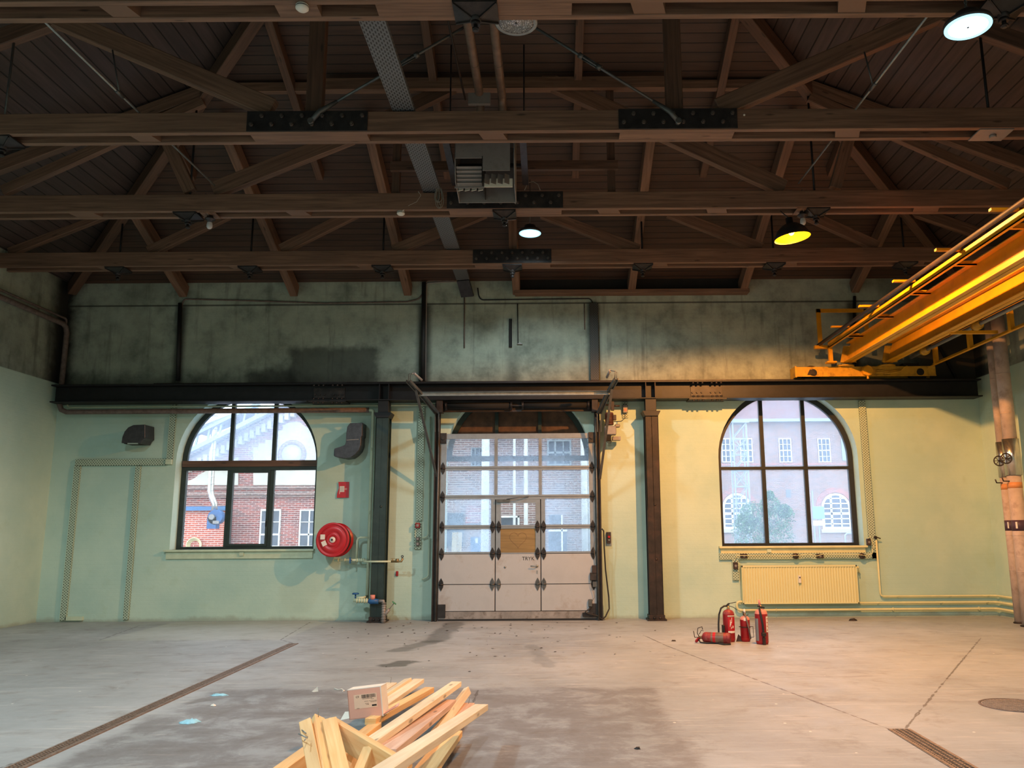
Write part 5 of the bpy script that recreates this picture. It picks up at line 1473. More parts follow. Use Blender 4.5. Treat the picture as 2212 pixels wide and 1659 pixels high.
# smoke detectors
def detector(px, py, y, lab, tilt=0):
    c = AT(px, py - 6, y); c.z = CZ0
    e = empty('smoke_detector', c, lab, 'smoke detector', 'smoke detectors')
    mb = MB(); mb.lathe([(0, 0), (.05, 0), (.058, -.012), (.058, -.04), (.042, -.056), (0, -.058)], c, (0, 0, 1), 24); mb.build('body', M['white_plastic'], e)
    mb = MB(); mb.lathe([(.0585, -.022), (.0585, -.03)], c, (0, 0, 1), 24); mb.build('slot', M['vent_grey'], e)
    return e
detector(653, 18, TY[1] - .095, 'white round smoke detector under the nearest truss chord at the top left')
e = detector(866, 462, TY[3] - .09, 'white round smoke detector with trailing wire under the third truss chord')
c = V(e.location); mb = MB(); mb.tube([c + V((.03, -.05, -.02)), c + V((.12, -.06, .06)), c + V((.24, -.06, .12)), c + V((.30, -.06, .22)), c + V((.26, -.06, .28))], .006, 6); mb.build('wire', M['paper'], e)

# flue pipes
for x_, lab in ((-.95, 'grey-brown flue pipe, left one of the pair near the top centre'), (-.645, 'grey-brown flue pipe, right one of the pair near the top centre')):
    e = empty('flue_pipe', (x_, 10.4, 7.45), lab, 'pipe', 'flue pipes')
    mb = MB(); mb.tube([(x_, 5.6, 7.50), (x_, 10.35, 7.50), (x_, 10.45, 7.47), (x_, 10.5, 7.38), (x_, 10.5, 7.06)], .057, 18); mb.build('tube', M['duct_bronze'], e)
    mb = MB(); mb.torus((x_, 7.9, 7.5), (0, 1, 0), .057, .006, 18, 6); mb.torus((x_, 9.6, 7.5), (0, 1, 0), .057, .006, 18, 6); mb.build('joint_ring', M['duct_bronze'], e)
mb = MB(); mb.box(-1.1, -.8, 10.30, 10.36, 7.34, 7.50); tag(mb.build('pipe_bracket', M['heater_grey'], None), 'grey mounting plate around the end of the left flue pipe', 'bracket')
# heater unit
def heater():
    x0, x1 = AT(985, 320, 10.5).x, AT(1103, 320, 10.5).x
    e = empty('fan_heater', ((x0 + x1) / 2, 10.7, 6.15), 'grey hanging air heater with slatted louvres at the centre of the roof', 'heater')
    y0, y1 = 10.35, 10.95
    zt_, zm, zl = 7.02, 6.55, 6.22
    xm_ = (x0 + x1) / 2 + .0
    # body panels: front is open at the lower left
    mb = MB()
    mb.prism([(y0, zt_), (y0, zm), (y0 + .10, zl + .06), (y1, zl - .04), (y1, zt_)], x0, x0 + .012, plane='yz')
    mb.prism([(y0, zt_), (y0 - .02, zm), (y0 + .10, zl + .02), (y1, zl - .04), (y1, zt_)], x1 + .05, x1 + .062, plane='yz')
    mb.box(x0, x1 + .05, y0, y1, zt_ - .012, zt_); mb.box(x0, x1 + .05, y1 - .012, y1, zl - .04, zt_)
    mb.box(x0, xm_, y0, y0 + .012, zm + .02, zt_); mb.box(xm_, x1, y0, y0 + .012, zm - .16, zt_)
    mb.build('casing', M['heater_grey'], e, bevel=.003)
    mb = MB(); mb.box(x0 + .02, xm_ - .01, y0 + .25, y0 + .26, zl, zm + .05); mb.box(xm_ - .006, xm_ + .006, y0, y1 - .02, zl, zm + .05); mb.build('inner_panel', M['vent_dark'], e)
    for k in range(5):
        z = zm - .10 - k * .045; yy = y0 + .06 + k * .03
        mb = MB(); mb.bar((x0 + .02, yy, z), (xm_ - .01, yy, z), .07, .006, up=(0, .5, 1)); mb.build('louvre', M['heater_grey'], e)
    for k in range(4):
        x = x0 + .07 + k * .09; mb = MB(); mb.frame_box(V((x, y0 + .22, zl + .02)), V((0, .6, .8)).normalized(), V((.9, 0, .2)).normalized(), V((-.2, -.7, .6)).normalized(), .14, .07, .006); mb.build('louvre', M['paper'], e)
        x = xm_ + .06 + k * .09; mb = MB(); mb.frame_box(V((x, y0 + .07, zm - .25)), V((0, .3, .95)).normalized(), V((.7, .6, 0)).normalized(), V((-.6, .7, -.2)).normalized(), .16, .08, .006); mb.build('louvre', M['heater_grey'], e)
    mb = MB(); mb.box(xm_ + .02, x1 + .03, y0 + .10, y0 + .115, zl - .02, zl + .10); mb.build('lower_panel', M['ext_plaster'], e)
    mb = MB(); mb.box(x0 - .005, xm_ + .02, y0 + .1, y0 + .115, zl - .03, zl - .01); mb.build('frame', M['heater_grey'], e)
    for x in (x0 - .10, x1 + .18):
        mb = MB(); mb.bar((x, 10.1, 6.75), (x, 11.3, 6.62), .09, .05); mb.cyl((x, 10.6, 6.7), (x, 10.6, 8.4), .012); mb.build('support_rail', M['vent_grey'], e)
    mb = MB(); mb.bar((x0 - .10, 10.9, 6.72), (x1 + .18, 10.9, 6.72), .05, .04); mb.build('cross_rail', M['vent_grey'], e)
heater()
# coil of cable hanging at truss 3
c = AT(945, 405, TY[3] - .22)
e = empty('cable_coil', c, 'bundle of grey cable loops hanging from the third truss left of the heater', 'cable')
rr0 = random.Random(4)
for k in range(7):
    w = rr0.uniform(.02, .085); h = rr0.uniform(.20, .36); ox = rr0.uniform(-.02, .05); oy = rr0.uniform(-.03, .03)
    pts = [c + V((ox + w * math.sin(a_) * (0.5 + .5 * (1 - math.cos(a_)) / 2) , oy, -h * (1 - math.cos(a_)) / 2)) for a_ in [2 * PI * i / 20 for i in range(21)]]
    mb = MB(); mb.tube(pts, .006, 6, caps=False); mb.build('loop', M['cable_grey'], e)
mb = MB(); mb.torus(c + V((.0, 0, -.02)), (0, 0, 1), .03, .008, 12, 6); mb.build('tie', M['cable_grey'], e)
mb = MB(); mb.tube([AT(1133, 411, 11.3), AT(1140, 395, 11.3), AT(1152, 392, 11.3), AT(1162, 398, 11.3), AT(1167, 411, 11.3)], .006, 6); tag(mb.build('loose_wire', M['cable_grey'], None), 'thin loose wire curving above the third truss right of the heater', 'wire')
mb = MB(); mb.tube([AT(965, 30, 8.6), AT(1005, 215, 10.0)], .014, 8); tag(mb.build('conduit_rod', M['rust_steel'], None), 'thin brown rod left of the flue pipes near the top', 'steel rod')
q = AT(1607, 250, TY[2] - .14)
mb = MB(); mb.box(q.x - .055, q.x + .055, q.y - .012, q.y, q.z - .05, q.z + .06); mb.cyl((q.x, q.y - .02, q.z), (q.x, q.y - .012, q.z), .012); tag(mb.build('patress_plate', M['paper'], None), 'small pale wooden plate on the second truss chord right of the right splice plate', 'plate')

# ------------------------------------------------------------------ floor fittings
def drain(a, b, w, lab, n):
    a = V(a); b = V(b); d = (b - a); L = d.length; d.normalize(); s = d.cross(V((0, 0, 1))).normalized()
    mid = (a + b) / 2
    e = empty('floor_drain', (mid.x, mid.y, 0), lab, 'floor drain', 'drain channels')
    mb = MB(); mb.bar(a + V((0, 0, .001)), b + V((0, 0, .001)), w, .002); mb.build('channel', M['pit_black'], e)
    for sg in (-1, 1):
        mb = MB(); mb.bar(a + s * (sg * w / 2) + V((0, 0, .003)), b + s * (sg * w / 2) + V((0, 0, .003)), .022, .008); mb.build('rim', M['grate'], e)
    for k in range(n):
        p = a + d * (L * k / n + .01); q = a + d * (L * (k + 1) / n - .01); l = (q - p).length
        mb = MB(); m = int(l / .034)
        for i in range(m + 1):
            c = p + d * (l * i / m); mb.bar(c - s * (w / 2 - .015) + V((0, 0, .005)), c + s * (w / 2 - .015) + V((0, 0, .005)), .010, .006)
        for o_ in (-.46, -.2, .05, .3, .46):
            mb.bar(p + s * w * o_ + V((0, 0, .006)), q + s * w * o_ + V((0, 0, .006)), .010 if abs(o_) < .4 else .02, .006)
        mb.build('grating', M['grate'], e)
a = AZ(34, 1659); b = AZ(634, 1390.5); d = (b - a).normalized()
drain(a - d * .9, b, .125, 'long rusty floor drain grating running from the lower left towards the wall', 9)
a = AZ(1942, 1576); b = AZ(2073, 1654); d = (b - a).normalized()
drain(a, b + d * .8, .16, 'short rusty floor drain grating at the lower right', 2)
l_ = AZ(2122, 1525); nr = AZ(2200, 1541); fa = AZ(2190, 1509); rm = (fa.y - nr.y) / 2 * .95; cm = V((l_.x + rm, (fa.y + nr.y) / 2, 0))
e = empty('manhole_cover', cm, 'round brown cast manhole cover in the floor at the right edge', 'manhole cover')
mb = MB(); mb.lathe([(0, .004), (rm * .93, .004), (rm * .93, .001)], cm, (0, 0, 1), 40); mb.build('lid', M['manhole'], e)
mb = MB(); mb.lathe([(rm * .94, .0), (rm * .94, .008), (rm, .008), (rm, .0)], cm, (0, 0, 1), 40); mb.build('rim', M['pipe_brown'], e)
mb = MB()
k = -rm * .85
while k < rm * .85:
    h = math.sqrt((rm * .88) ** 2 - k * k)
    mb.box(cm.x + k - .004, cm.x + k + .004, cm.y - h, cm.y + h, .003, .008); mb.box(cm.x - h, cm.x + h, cm.y + k - .004, cm.y + k + .004, .003, .0075); k += .035
mb.build('tread_pattern', M['manhole'], e)
# baseboard rubble line
rr0 = random.Random(11)
# blue gloves and scraps
def blob(px, py, rx, ry, mat, name, lab, cat, seed, z=.012, group=None):
    q = AZ(px, py); r0 = random.Random(seed); mb = MB(); n = 18
    c = mb.addv([q + V((0, 0, z * 1.4))]); b = mb.addv([q + V((rx * math.cos(2 * PI * i / n) * r0.uniform(.55, 1.1), ry * math.sin(2 * PI * i / n) * r0.uniform(.55, 1.1), .002)) for i in range(n)])
    m = mb.addv([q + V((rx * .55 * math.cos(2 * PI * i / n) * r0.uniform(.7, 1.1), ry * .55 * math.sin(2 * PI * i / n) * r0.uniform(.7, 1.1), z * r0.uniform(.5, 1.6))) for i in range(n)])
    for i in range(n):
        j = (i + 1) % n; mb.addf([b + i, b + j, m + j, m + i], None, True); mb.addf([m + i, m + j, c], None, True)
    return tag(mb.build(name, M[mat], None), lab, cat, group)
blob(411, 1561, .10, .09, 'glove_blue', 'crumpled_glove', 'crumpled pale blue glove on the floor, nearer one left of the timber', 'glove', 1, .02)
blob(472, 1502.5, .10, .05, 'glove_blue', 'crumpled_glove', 'flattened pale blue glove on the floor, the one farther from the timber', 'glove', 2)
blob(461, 1525, .035, .02, 'paper', 'paper_scrap', 'tiny white scrap on the floor between the two blue gloves', 'scrap', 3)
blob(1377, 1618, .028, .02, 'rubber', 'rubber_scrap', 'tiny black scrap lying alone on the floor right of the timber', 'scrap', 4)
blob(1378, 1622, .0, .0, 'rubber', 'x', 'x', 'x', 4) if False else None
q = AZ(673, 1494)
mb = MB(); mb.face([q, q + V((.07, 0, 0)), q + V((.06, 0, .05))]); mb.face([q, q + V((.07, 0, .001)), q + V((.03, -.03, .001))]); tag(mb.build('paper_scrap', M['paper'], None), 'small folded white paper scrap standing on the floor behind the box', 'scrap')
mb = MB(); mb.tube([AZ(722, 1487, .004), AZ(731, 1490, .004), AZ(738, 1488, .012), AZ(744, 1492, .004), AZ(740, 1493, .004)], .005, 6); tag(mb.build('string_scrap', M['paper'], None), 'short white string scrap on the floor left of the cardboard box', 'scrap')
blob(1512, 1390, .0, .0, 'rubber', 'x', 'x', 'x', 4) if False else None
blob(1455, 1385, .05, .03, 'leaf', 'debris_scrap', 'small dark debris on the floor crack left of the extinguishers', 'debris', 8)
blob(1843, 1341, .10, .06, 'rust_steel', 'brick_rubble', 'small reddish rubble pile at the wall foot below the radiator right end', 'rubble', 9, .03)
# dead leaves (one mesh shape, many copies)
mb = MB(); mb.face([(-.03, 0, .004), (0, -.014, .001), (.032, 0, .006), (.004, .016, .010)]); mb.face([(-.03, 0, .004), (-.045, .004, .001), (-.032, .003, .005)])
leaf0 = mb.build('dead_leaf', M['leaf'], None)
tag(leaf0, 'small dark dry leaf lying on the concrete floor before the roller door', 'leaf', 'dry leaves on the floor')
r0 = random.Random(21)
spots = []
while len(spots) < 90:
    px = r0.gauss(1020, 190); py = 1345 + abs(r0.gauss(0, 42))
    if 690 < px < 1500 and py < 1470: spots.append((px, py))
for i, (px, py) in enumerate(spots):
    q = AZ(px, py); s = r0.uniform(.5, 1.15)
    o = leaf0 if i == 0 else leaf0.copy()
    if i: COL.objects.link(o)
    o.location = (q.x, q.y, .001); o.rotation_euler = (0, 0, r0.uniform(0, 6.28)); o.scale = (s, s, s)

# ------------------------------------------------------------------ fire extinguishers
def ext_parts(e, c, ax, r, h, body, dome, label=None, neck=.05, hose=None, seed=0):
    c = V(c); ax = V(ax).normalized()
    mb = MB(); mb.lathe([(0, .0), (r * .88, 0), (r * .94, .015), (r, .03), (r, h - r * .75)], c, ax, 32); mb.build('cylinder', M[body], e)
    mb = MB(); mb.lathe([(r, h - r * .75), (r * .92, h - r * .42), (r * .7, h - r * .16), (r * .32, h), (.022, h + .005)], c, ax, 32); mb.build('shoulder', M[dome], e)
    mb = MB(); mb.lathe([(.022, h), (.024, h + .012), (.018, h + .02), (.018, h + neck), (0, h + neck)], c, ax, 14); mb.build('neck', M['brass'], e)
    mb = MB(); mb.torus(c + ax * .04, ax, r * 1.003, .003, 30, 5); mb.build('base_seam', M[body], e)
def label_patch(e, c, r, a0, a1, z0, z1, mat, name='label'):
    mb = MB(); n = 10; rr_ = r * 1.012; c = V(c)
    b = mb.addv([c + V((rr_ * math.sin(a0 + (a1 - a0) * i / n), -rr_ * math.cos(a0 + (a1 - a0) * i / n), z)) for z in (z0, z1) for i in range(n + 1)])
    for i in range(n): mb.addf([b + i, b + i + 1, b + n + 2 + i, b + n + 1 + i], None, True)
    return mb.build(name, M[mat], e)
# tall standing one
c = AZ(1576, 1386); r = .085
e = empty('fire_extinguisher', c, 'tall red fire extinguisher with arched black hose, standing behind the lying one', 'fire extinguisher', 'fire extinguishers')
H = .46; ext_parts(e, c, (0, 0, 1), r, H, 'red_paint', 'red_dusty')
label_patch(e, c, r, -.35, 1.2, .16, .37, 'red_bright'); l1 = label_patch(e, c, r, -.35, 1.2, .355, .38, 'paper', 'label_band'); label_patch(e, c, r, -.35, 1.2, .13, .16, 'paper', 'label_band')
mb = MB()
for (a_, z0, z1) in ((.0, .22, .32), (.12, .24, .29), (.28, .27, .35), (.45, .20, .235), (.6, .20, .23), (.2, .19, .22)):
    s_, c_ = math.sin(a_), math.cos(a_); rr_ = r * 1.02
    mb.bar(c + V((rr_ * s_, -rr_ * c_, z0)), c + V((rr_ * math.sin(a_ + .07), -rr_ * math.cos(a_ + .07), z1)), .008, .002, up=(s_, -c_, 0))
mb.build('label_marks', M['paper'], e)
t0 = c + V((0, 0, H + .05))
mb = MB(); mb.bar(t0 + V((-.03, 0, .0)), t0 + V((.02, 0, .035)), .03, .02); mb.bar(t0 + V((-.01, 0, .03)), t0 + V((.12, -.01, .055)), .022, .008); mb.build('lever', M['rubber'], e)
mb = MB(); mb.bar(t0 + V((-.01, 0, .01)), t0 + V((.08, -.01, -.02)), .022, .008); mb.bar(t0 + V((.08, -.01, -.02)), t0 + V((.125, -.012, -.055)), .022, .008); mb.build('carry_handle', M['rubber'], e)
mb = MB(); mb.tube([t0 + V((-.02, 0, 0)), t0 + V((-.06, -.01, .0)), t0 + V((-.11, -.02, -.03)), t0 + V((-.145, -.03, -.12)), t0 + V((-.16, -.04, -.25)), t0 + V((-.165, -.05, -.40)), t0 + V((-.15, -.05, -.46))], .013, 10); mb.build('hose', M['rubber'], e)
mb = MB(); mb.box(c.x - r - .02, c.x - r + .015, c.y - .05, c.y + .02, c.z + .12, c.z + .24); mb.build('hose_clip', M['rubber'], e, bevel=.004)
# small standing one with carrying frame
c = AZ(1611, 1385.5); r = .072
e = empty('fire_extinguisher', c, 'smallest red fire extinguisher with side wire bracket, between the two tall ones', 'fire extinguisher', 'fire extinguishers')
H = .365; ext_parts(e, c, (0, 0, 1), r, H, 'red_paint', 'dust_pink')
t0 = c + V((0, 0, H + .04))
mb = MB(); mb.lathe([(0, 0), (.02, 0), (.016, .03), (.012, .055), (0, .06)], t0, (0, 0, 1), 12); mb.build('cap', M['paper'], e)
mb = MB(); mb.tube([t0 + V((-.02, -.02, .02)), t0 + V((-.03, -.03, -.02)), t0 + V((.04, -.03, -.03)), t0 + V((.045, -.03, -.01))], .007, 6); mb.build('lever', M['rust_steel'], e)
mb = MB(); mb.tube([t0 + V((0, -.04, -.02)), t0 + V((.01, -r - .015, -.10)), t0 + V((.035, -r - .015, -.22)), t0 + V((.055, -r - .01, -.36))], .012, 8); mb.build('hose', M['pipe_brown'], e)
mb = MB(); mb.torus(c + V((0, 0, .21)), (0, 0, 1), r + .006, .006, 24, 6); mb.tube([c + V((r, 0, .21)), c + V((r + .045, 0, .21)), c + V((r + .05, 0, .06)), c + V((r - .005, 0, .055))], .005, 6); mb.bar(c + V((-r - .02, 0, .21)), c + V((-r, 0, .21)), .01, .01); mb.build('wire_bracket', M['rust_steel'], e)
label_patch(e, c, r, -.45, .25, .30, .345, 'paper')
# rightmost
c = AZ(1647, 1391); r = .090
e = empty('fire_extinguisher', c, 'rightmost tall red fire extinguisher with hose strapped down its front', 'fire extinguisher', 'fire extinguishers')
H = .49; ext_parts(e, c, (0, 0, 1), r, H, 'red_paint', 'dust_pink')
t0 = c + V((0, 0, H + .05))
mb = MB(); mb.lathe([(0, -.02), (.018, -.02), (.016, .04), (.013, .075), (0, .08)], t0 + V((-.012, 0, .0)), (-.1, 0, 1), 12); mb.build('cap', M['dust_pink'], e)
mb = MB(); mb.bar(t0 + V((-.05, -.02, -.01)), t0 + V((.05, -.02, -.035)), .02, .02); mb.build('valve', M['rust_steel'], e)
mb = MB(); mb.tube([t0 + V((-.03, -.05, -.04)), t0 + V((-.03, -r, -.10)), t0 + V((-.01, -r - .02, -.25)), t0 + V((.0, -r - .02, -.42)), t0 + V((0, -r - .018, -.53))], .015, 10); mb.build('hose', M['rubber'], e)
mb = MB(); mb.box(c.x - .03, c.x + .03, c.y - r - .045, c.y - r + .01, .12, .17); mb.box(c.x - .02, c.x + .02, c.y - r - .04, c.y - r, .0, .10); mb.build('hose_clip', M['rust_steel'], e, bevel=.004)
label_patch(e, c, r, .55, 1.45, .17, .39, 'paper'); label_patch(e, c, r, -1.5, -.75, .05, .36, 'heater_grey', 'worn_patch')
mb = MB()
for k in range(7):
    a_ = .7 + .35 * (k % 2); mb.bar(c + V((r * 1.02 * math.sin(a_), -r * 1.02 * math.cos(a_), .2 + k * .026)), c + V((r * 1.02 * math.sin(a_ + .3), -r * 1.02 * math.cos(a_ + .3), .2 + k * .026)), .012, .002, up=(math.sin(a_), -math.cos(a_), 0))
mb.build('label_marks', M['red_bright'], e)
# lying one
cL = AZ(1517, 1389); cR = AZ(1578, 1391.5); r = .078
ax = (cL - cR).normalized(); base = cR + V((0, 0, r + .002)); Hh = (cL - cR).length
e = empty('fire_extinguisher', (base.x, base.y, 0), 'dusty red fire extinguisher lying on its side on the floor', 'fire extinguisher', 'fire extinguishers')
ext_parts(e, base, ax, r, Hh, 'red_dusty', 'red_dusty')
tp = base + ax * (Hh + .04)
mb = MB(); mb.lathe([(r * 1.012, Hh * .22), (r * 1.012, Hh * .66)], base, ax, 28); mb.build('label', M['duct_bronze'], e)
mb = MB(); mb.lathe([(r * 1.016, Hh * .50), (r * 1.016, Hh * .60)], base, ax, 28); mb.build('label_stripe', M['red_bright'], e)
mb = MB(); mb.lathe([(r * 1.005, Hh * .0), (r * 1.01, Hh * .06), (r * 1.01, Hh * .1)], base, ax, 28); mb.build('base_ring', M['red_dusty'], e)
mb = MB(); mb.tube([tp, tp + V((-.03, -.02, .06)), tp + V((-.02, -.02, .13)), tp + V((.04, -.02, .15)), tp + V((.05, -.02, .11))], .006, 6); mb.tube([tp + V((0, 0, .04)), tp + V((.03, -.02, .10)), tp + V((.06, -.02, .09))], .005, 6)
mb.tube([tp, tp + V((-.07, -.02, .0)), tp + V((-.085, -.02, .09))], .006, 6); mb.build('wire_handle', M['rust_steel'], e)
mb = MB(); mb.bar(tp + V((.0, 0, -.01)), tp + V((-.05, -.03, -.05)), .03, .03); mb.sphere(tp + V((-.05, -.02, -.055)), .02); mb.build('valve', M['red_paint'], e)
mb = MB(); mb.tube([tp + V((-.02, -.03, -.02)), tp + V((.0, -.07, -.062)), V((cL.x + .05, cL.y - .10, .012)), V((cL.x + .2, cL.y - .12, .012)), V((cR.x - .12, cR.y - .12, .013)), V((cR.x - .02, cR.y - .11, .014))], .011, 8); mb.build('hose', M['rubber'], e)
q = AZ(1596, 1386)
mb = MB(); mb.face([q + V((-.04, 0, 0)), q + V((.05, 0, 0)), q + V((.035, .01, .07)), q + V((.0, .01, .105))]); mb.face([q + V((-.04, .008, 0)), q + V((.05, .008, 0)), q + V((.035, .018, .07)), q + V((.0, .018, .105))]); tag(mb.build('rubber_flap', M['socket_brown'], None), 'dark triangular rubber piece standing left of the smallest extinguisher', 'rubber piece')

# ------------------------------------------------------------------ timber pile
def plank(pa, za, pb, zb, w, h, lab, mat='new_pine', roll=0, up=(0, 0, 1), nails=0, grp='offcut planks in the pile'):
    a = AZ(pa[0], pa[1], za); b = AZ(pb[0], pb[1], zb)
    a.z -= h / 2; b.z -= h / 2
    e = empty('timber_plank', ((a.x + b.x) / 2, (a.y + b.y) / 2, min(a.z, b.z) - h / 2), lab, 'plank', grp)
    mb = MB(); mb.bar(a, b, w, h, up=up, roll=roll); mb.build('board', M[mat], e, bevel=.0025)
    d = (b - a).normalized()
    for k in range(nails):
        p = a + d * (.04 + .05 * k) + V((0, 0, h / 2))
        mb = MB(); mb.cyl(p, p + V((rnd.uniform(-.01, .01), 0, .055)), .0022, n=6); mb.cyl(p + V((0, 0, .054)), p + V((0, 0, .056)), .005, n=8); mb.build('nail', M['galv'], e)
    return e
plank((1040, 1521), .30, (800, 1675), .50, .105, .045, 'long pale plank lying on top of the pile and reaching farthest right', roll=.0)
plank((986, 1472), .24, (780, 1612), .34, .095, .045, 'long pale plank just behind the pink board, passing under the box')
plank((967, 1511), .16, (830, 1618), .30, .15, .045, 'wide pinkish board in the middle of the pile', 'pink_pine', roll=-.0)
plank((1010, 1484), .16, (935, 1582), .10, .05, .07, 'thin square batten pointing up between the pink board and the longest plank', roll=.4)
plank((928, 1484), .16, (800, 1552), .20, .09, .05, 'orange-sided plank whose end shows right behind the box', 'fresh_pine')
plank((905, 1466), .13, (800, 1538), .15, .11, .04, 'short pale plank, second of the row behind the box')
plank((882, 1465), .15, (790, 1525), .16, .075, .05, 'narrow pale plank, topmost end of the row behind the box', roll=.2)
plank((846, 1474), .10, (800, 1505), .10, .11, .045, 'short pale plank end just above the right corner of the box', nails=1)
plank((985, 1578), .10, (905, 1690), .12, .10, .045, 'orange-topped plank running towards the viewer under the longest plank', 'fresh_pine', nails=0)
plank((1014, 1518), .06, (975, 1560), .06, .10, .04, 'short pink plank end peeping out behind the longest plank', 'pink_pine', nails=1)
plank((960, 1590), .09, (870, 1700), .09, .06, .045, 'narrow orange batten in the shade below the longest plank', 'fresh_pine')
plank((812, 1560), .16, (760, 1600), .18, .09, .05, 'plank piece directly under the cardboard box', 'fresh_pine')
plank((850, 1576), .12, (790, 1618), .12, .12, .04, 'broad orange plank deep in the middle of the pile', 'fresh_pine')
# nailed frame in front
plank((661, 1553), .52, (694, 1720), .34, .07, .05, 'upright orange stud with bent nails, leftmost of the three leaning ones', 'fresh_pine', roll=.35, nails=0)
plank((687, 1545), .52, (716, 1720), .34, .07, .045, 'upright orange stud in the middle of the three leaning ones', 'fresh_pine', roll=-.5, nails=1)
plank((712, 1550), .52, (752, 1720), .34, .085, .05, 'upright orange stud, rightmost of the three leaning ones', 'fresh_pine', roll=.15)
plank((716, 1549), .50, (852, 1629), .44, .045, .13, 'plank set on edge crossing the front of the pile towards the right', 'fresh_pine')
plank((798, 1609), .44, (752, 1720), .30, .055, .09, 'short stud joining the edge-set plank near its right end', 'fresh_pine', roll=.1)
plank((775, 1606), .36, (728, 1720), .20, .05, .10, 'short stud inside the front frame, left of its neighbour', 'fresh_pine', roll=.3)
plank((757, 1596), .34, (700, 1710), .16, .05, .09, 'dark-shaded stud deepest inside the front frame', 'fresh_pine')
plank((670, 1612), .24, (600, 1662), .22, .09, .09, 'thick squared timber with rough end grain at the lower left of the pile', 'fresh_pine')
plank((876, 1640), .20, (840, 1700), .18, .09, .045, 'short orange board between the front frame and the longest plank', 'fresh_pine')
plank((856, 1612), .24, (838, 1622), .22, .05, .05, 'small dark orange offcut resting on the pink board', 'fresh_pine')
# bent nails on the left stud
for k, (q0, q1, q2) in enumerate((((663, 1590), (656, 1577), (661, 1580)), ((664, 1593), (645, 1585), (643, 1583)), ((658, 1597), (665, 1590), (664, 1584)))):
    pass
mb = MB()
for q in (((661, 1584), (652, 1577)), ((664, 1594), (645, 1585)), ((658, 1599), (664, 1591))):
    mb.tube([AZ(q[0][0], q[0][1], .49), AZ(q[1][0], q[1][1], .49)], .0035, 6)
o = mb.build('bent_nail', M['galv'], None); tag(o, 'cluster of bent nails sticking out of the leftmost leaning stud', 'nail')
# the carton
A = V((0, 0, 0))
bl = AT(755, 1555, 6.84); br = AT(826, 1547, 6.80)
ux = (br - bl); W_ = ux.length; ux.normalize(); uy = V((0, 0, 1)).cross(ux).normalized(); uz = ux.cross(uy).normalized()
Hb = .22; Db = .13
e = empty('cardboard_box', bl, 'pink cardboard carton with a printed label sitting on top of the timber pile', 'box')
def bq(u, v, w): return bl + ux * u + uy * v + uz * w
mb = MB()
def bslab(o_, a_, b_, c_, la, lb, lc): mb.frame_box(o_ + a_ * la / 2 + b_ * lb / 2 + c_ * lc / 2, a_, b_, c_, la, lb, lc)
bslab(bq(0, 0, 0), ux, uy, uz, W_, .006, Hb); bslab(bq(0, Db, 0), ux, uy, uz, W_, .006, Hb); bslab(bq(0, 0, 0), uy, ux, uz, Db, .006, Hb); bslab(bq(0, 0, 0), ux, uy, uz, W_, Db, .006)
mb.build('carton', M['box_pink'], e)
mb = MB(); bslab(bq(W_, 0, 0), uy, ux, uz, Db, .008, Hb); bslab(bq(0, 0, Hb), ux, uy, uz, W_ + .01, Db, .006); mb.build('white_lining', M['paper'], e)
mb = MB(); mb.face([bq(W_, 0.01, .01), bq(W_ + .13, .02, .06), bq(W_ + .12, .08, .075), bq(W_, .06, .02)]); mb.face([bq(W_, 0.01, .006), bq(W_ + .13, .02, .056), bq(W_ + .12, .08, .071), bq(W_, .06, .016)]); mb.build('flap', M['box_pink'], e)
mb = MB(); mb.face([bq(0, .01, .01), bq(-.09, .03, -.0), bq(-.07, .09, .05), bq(0, .08, .05)]); mb.build('flap', M['paper'], e)
lo_ = lambda u, w: bq(u, -.0012, w)
mb = MB(); bslab(bq(.05, -.0012, .075), ux, uy, uz, .19, .001, .105); lab_ = mb.build('label', M['box_label'], e)
text_mesh('C9', .022, bq(.08, -.002, .163), ux, uz, 'printed_code', M['ink'], e, .0003)
mb = MB(); r0 = random.Random(5); u = .115
while u < .228:
    w = r0.choice((.0015, .0025, .004)); bslab(bq(u, -.0022, .150), ux, uy, uz, w, .0008, .026); u += w + r0.choice((.0018, .003))
mb.build('barcode', M['ink'], e)
mb = MB()
for k, (u0, u1, w) in enumerate(((.12, .20, .180), (.19, .215, .174), (.175, .235, .160), (.135, .17, .160), (.185, .235, .152), (.14, .17, .143), (.15, .17, .135), (.07, .09, .112))):
    u = u0
    while u < u1:
        l = r0.uniform(.004, .012); bslab(bq(u, -.0022, w - .036), ux, uy, uz, min(l, u1 - u), .0008, .0022); u += l + .003
bslab(bq(.195, -.0022, .084), ux, uy, uz, .038, .0008, .012)
mb.build('small_print', M['ink'], e)
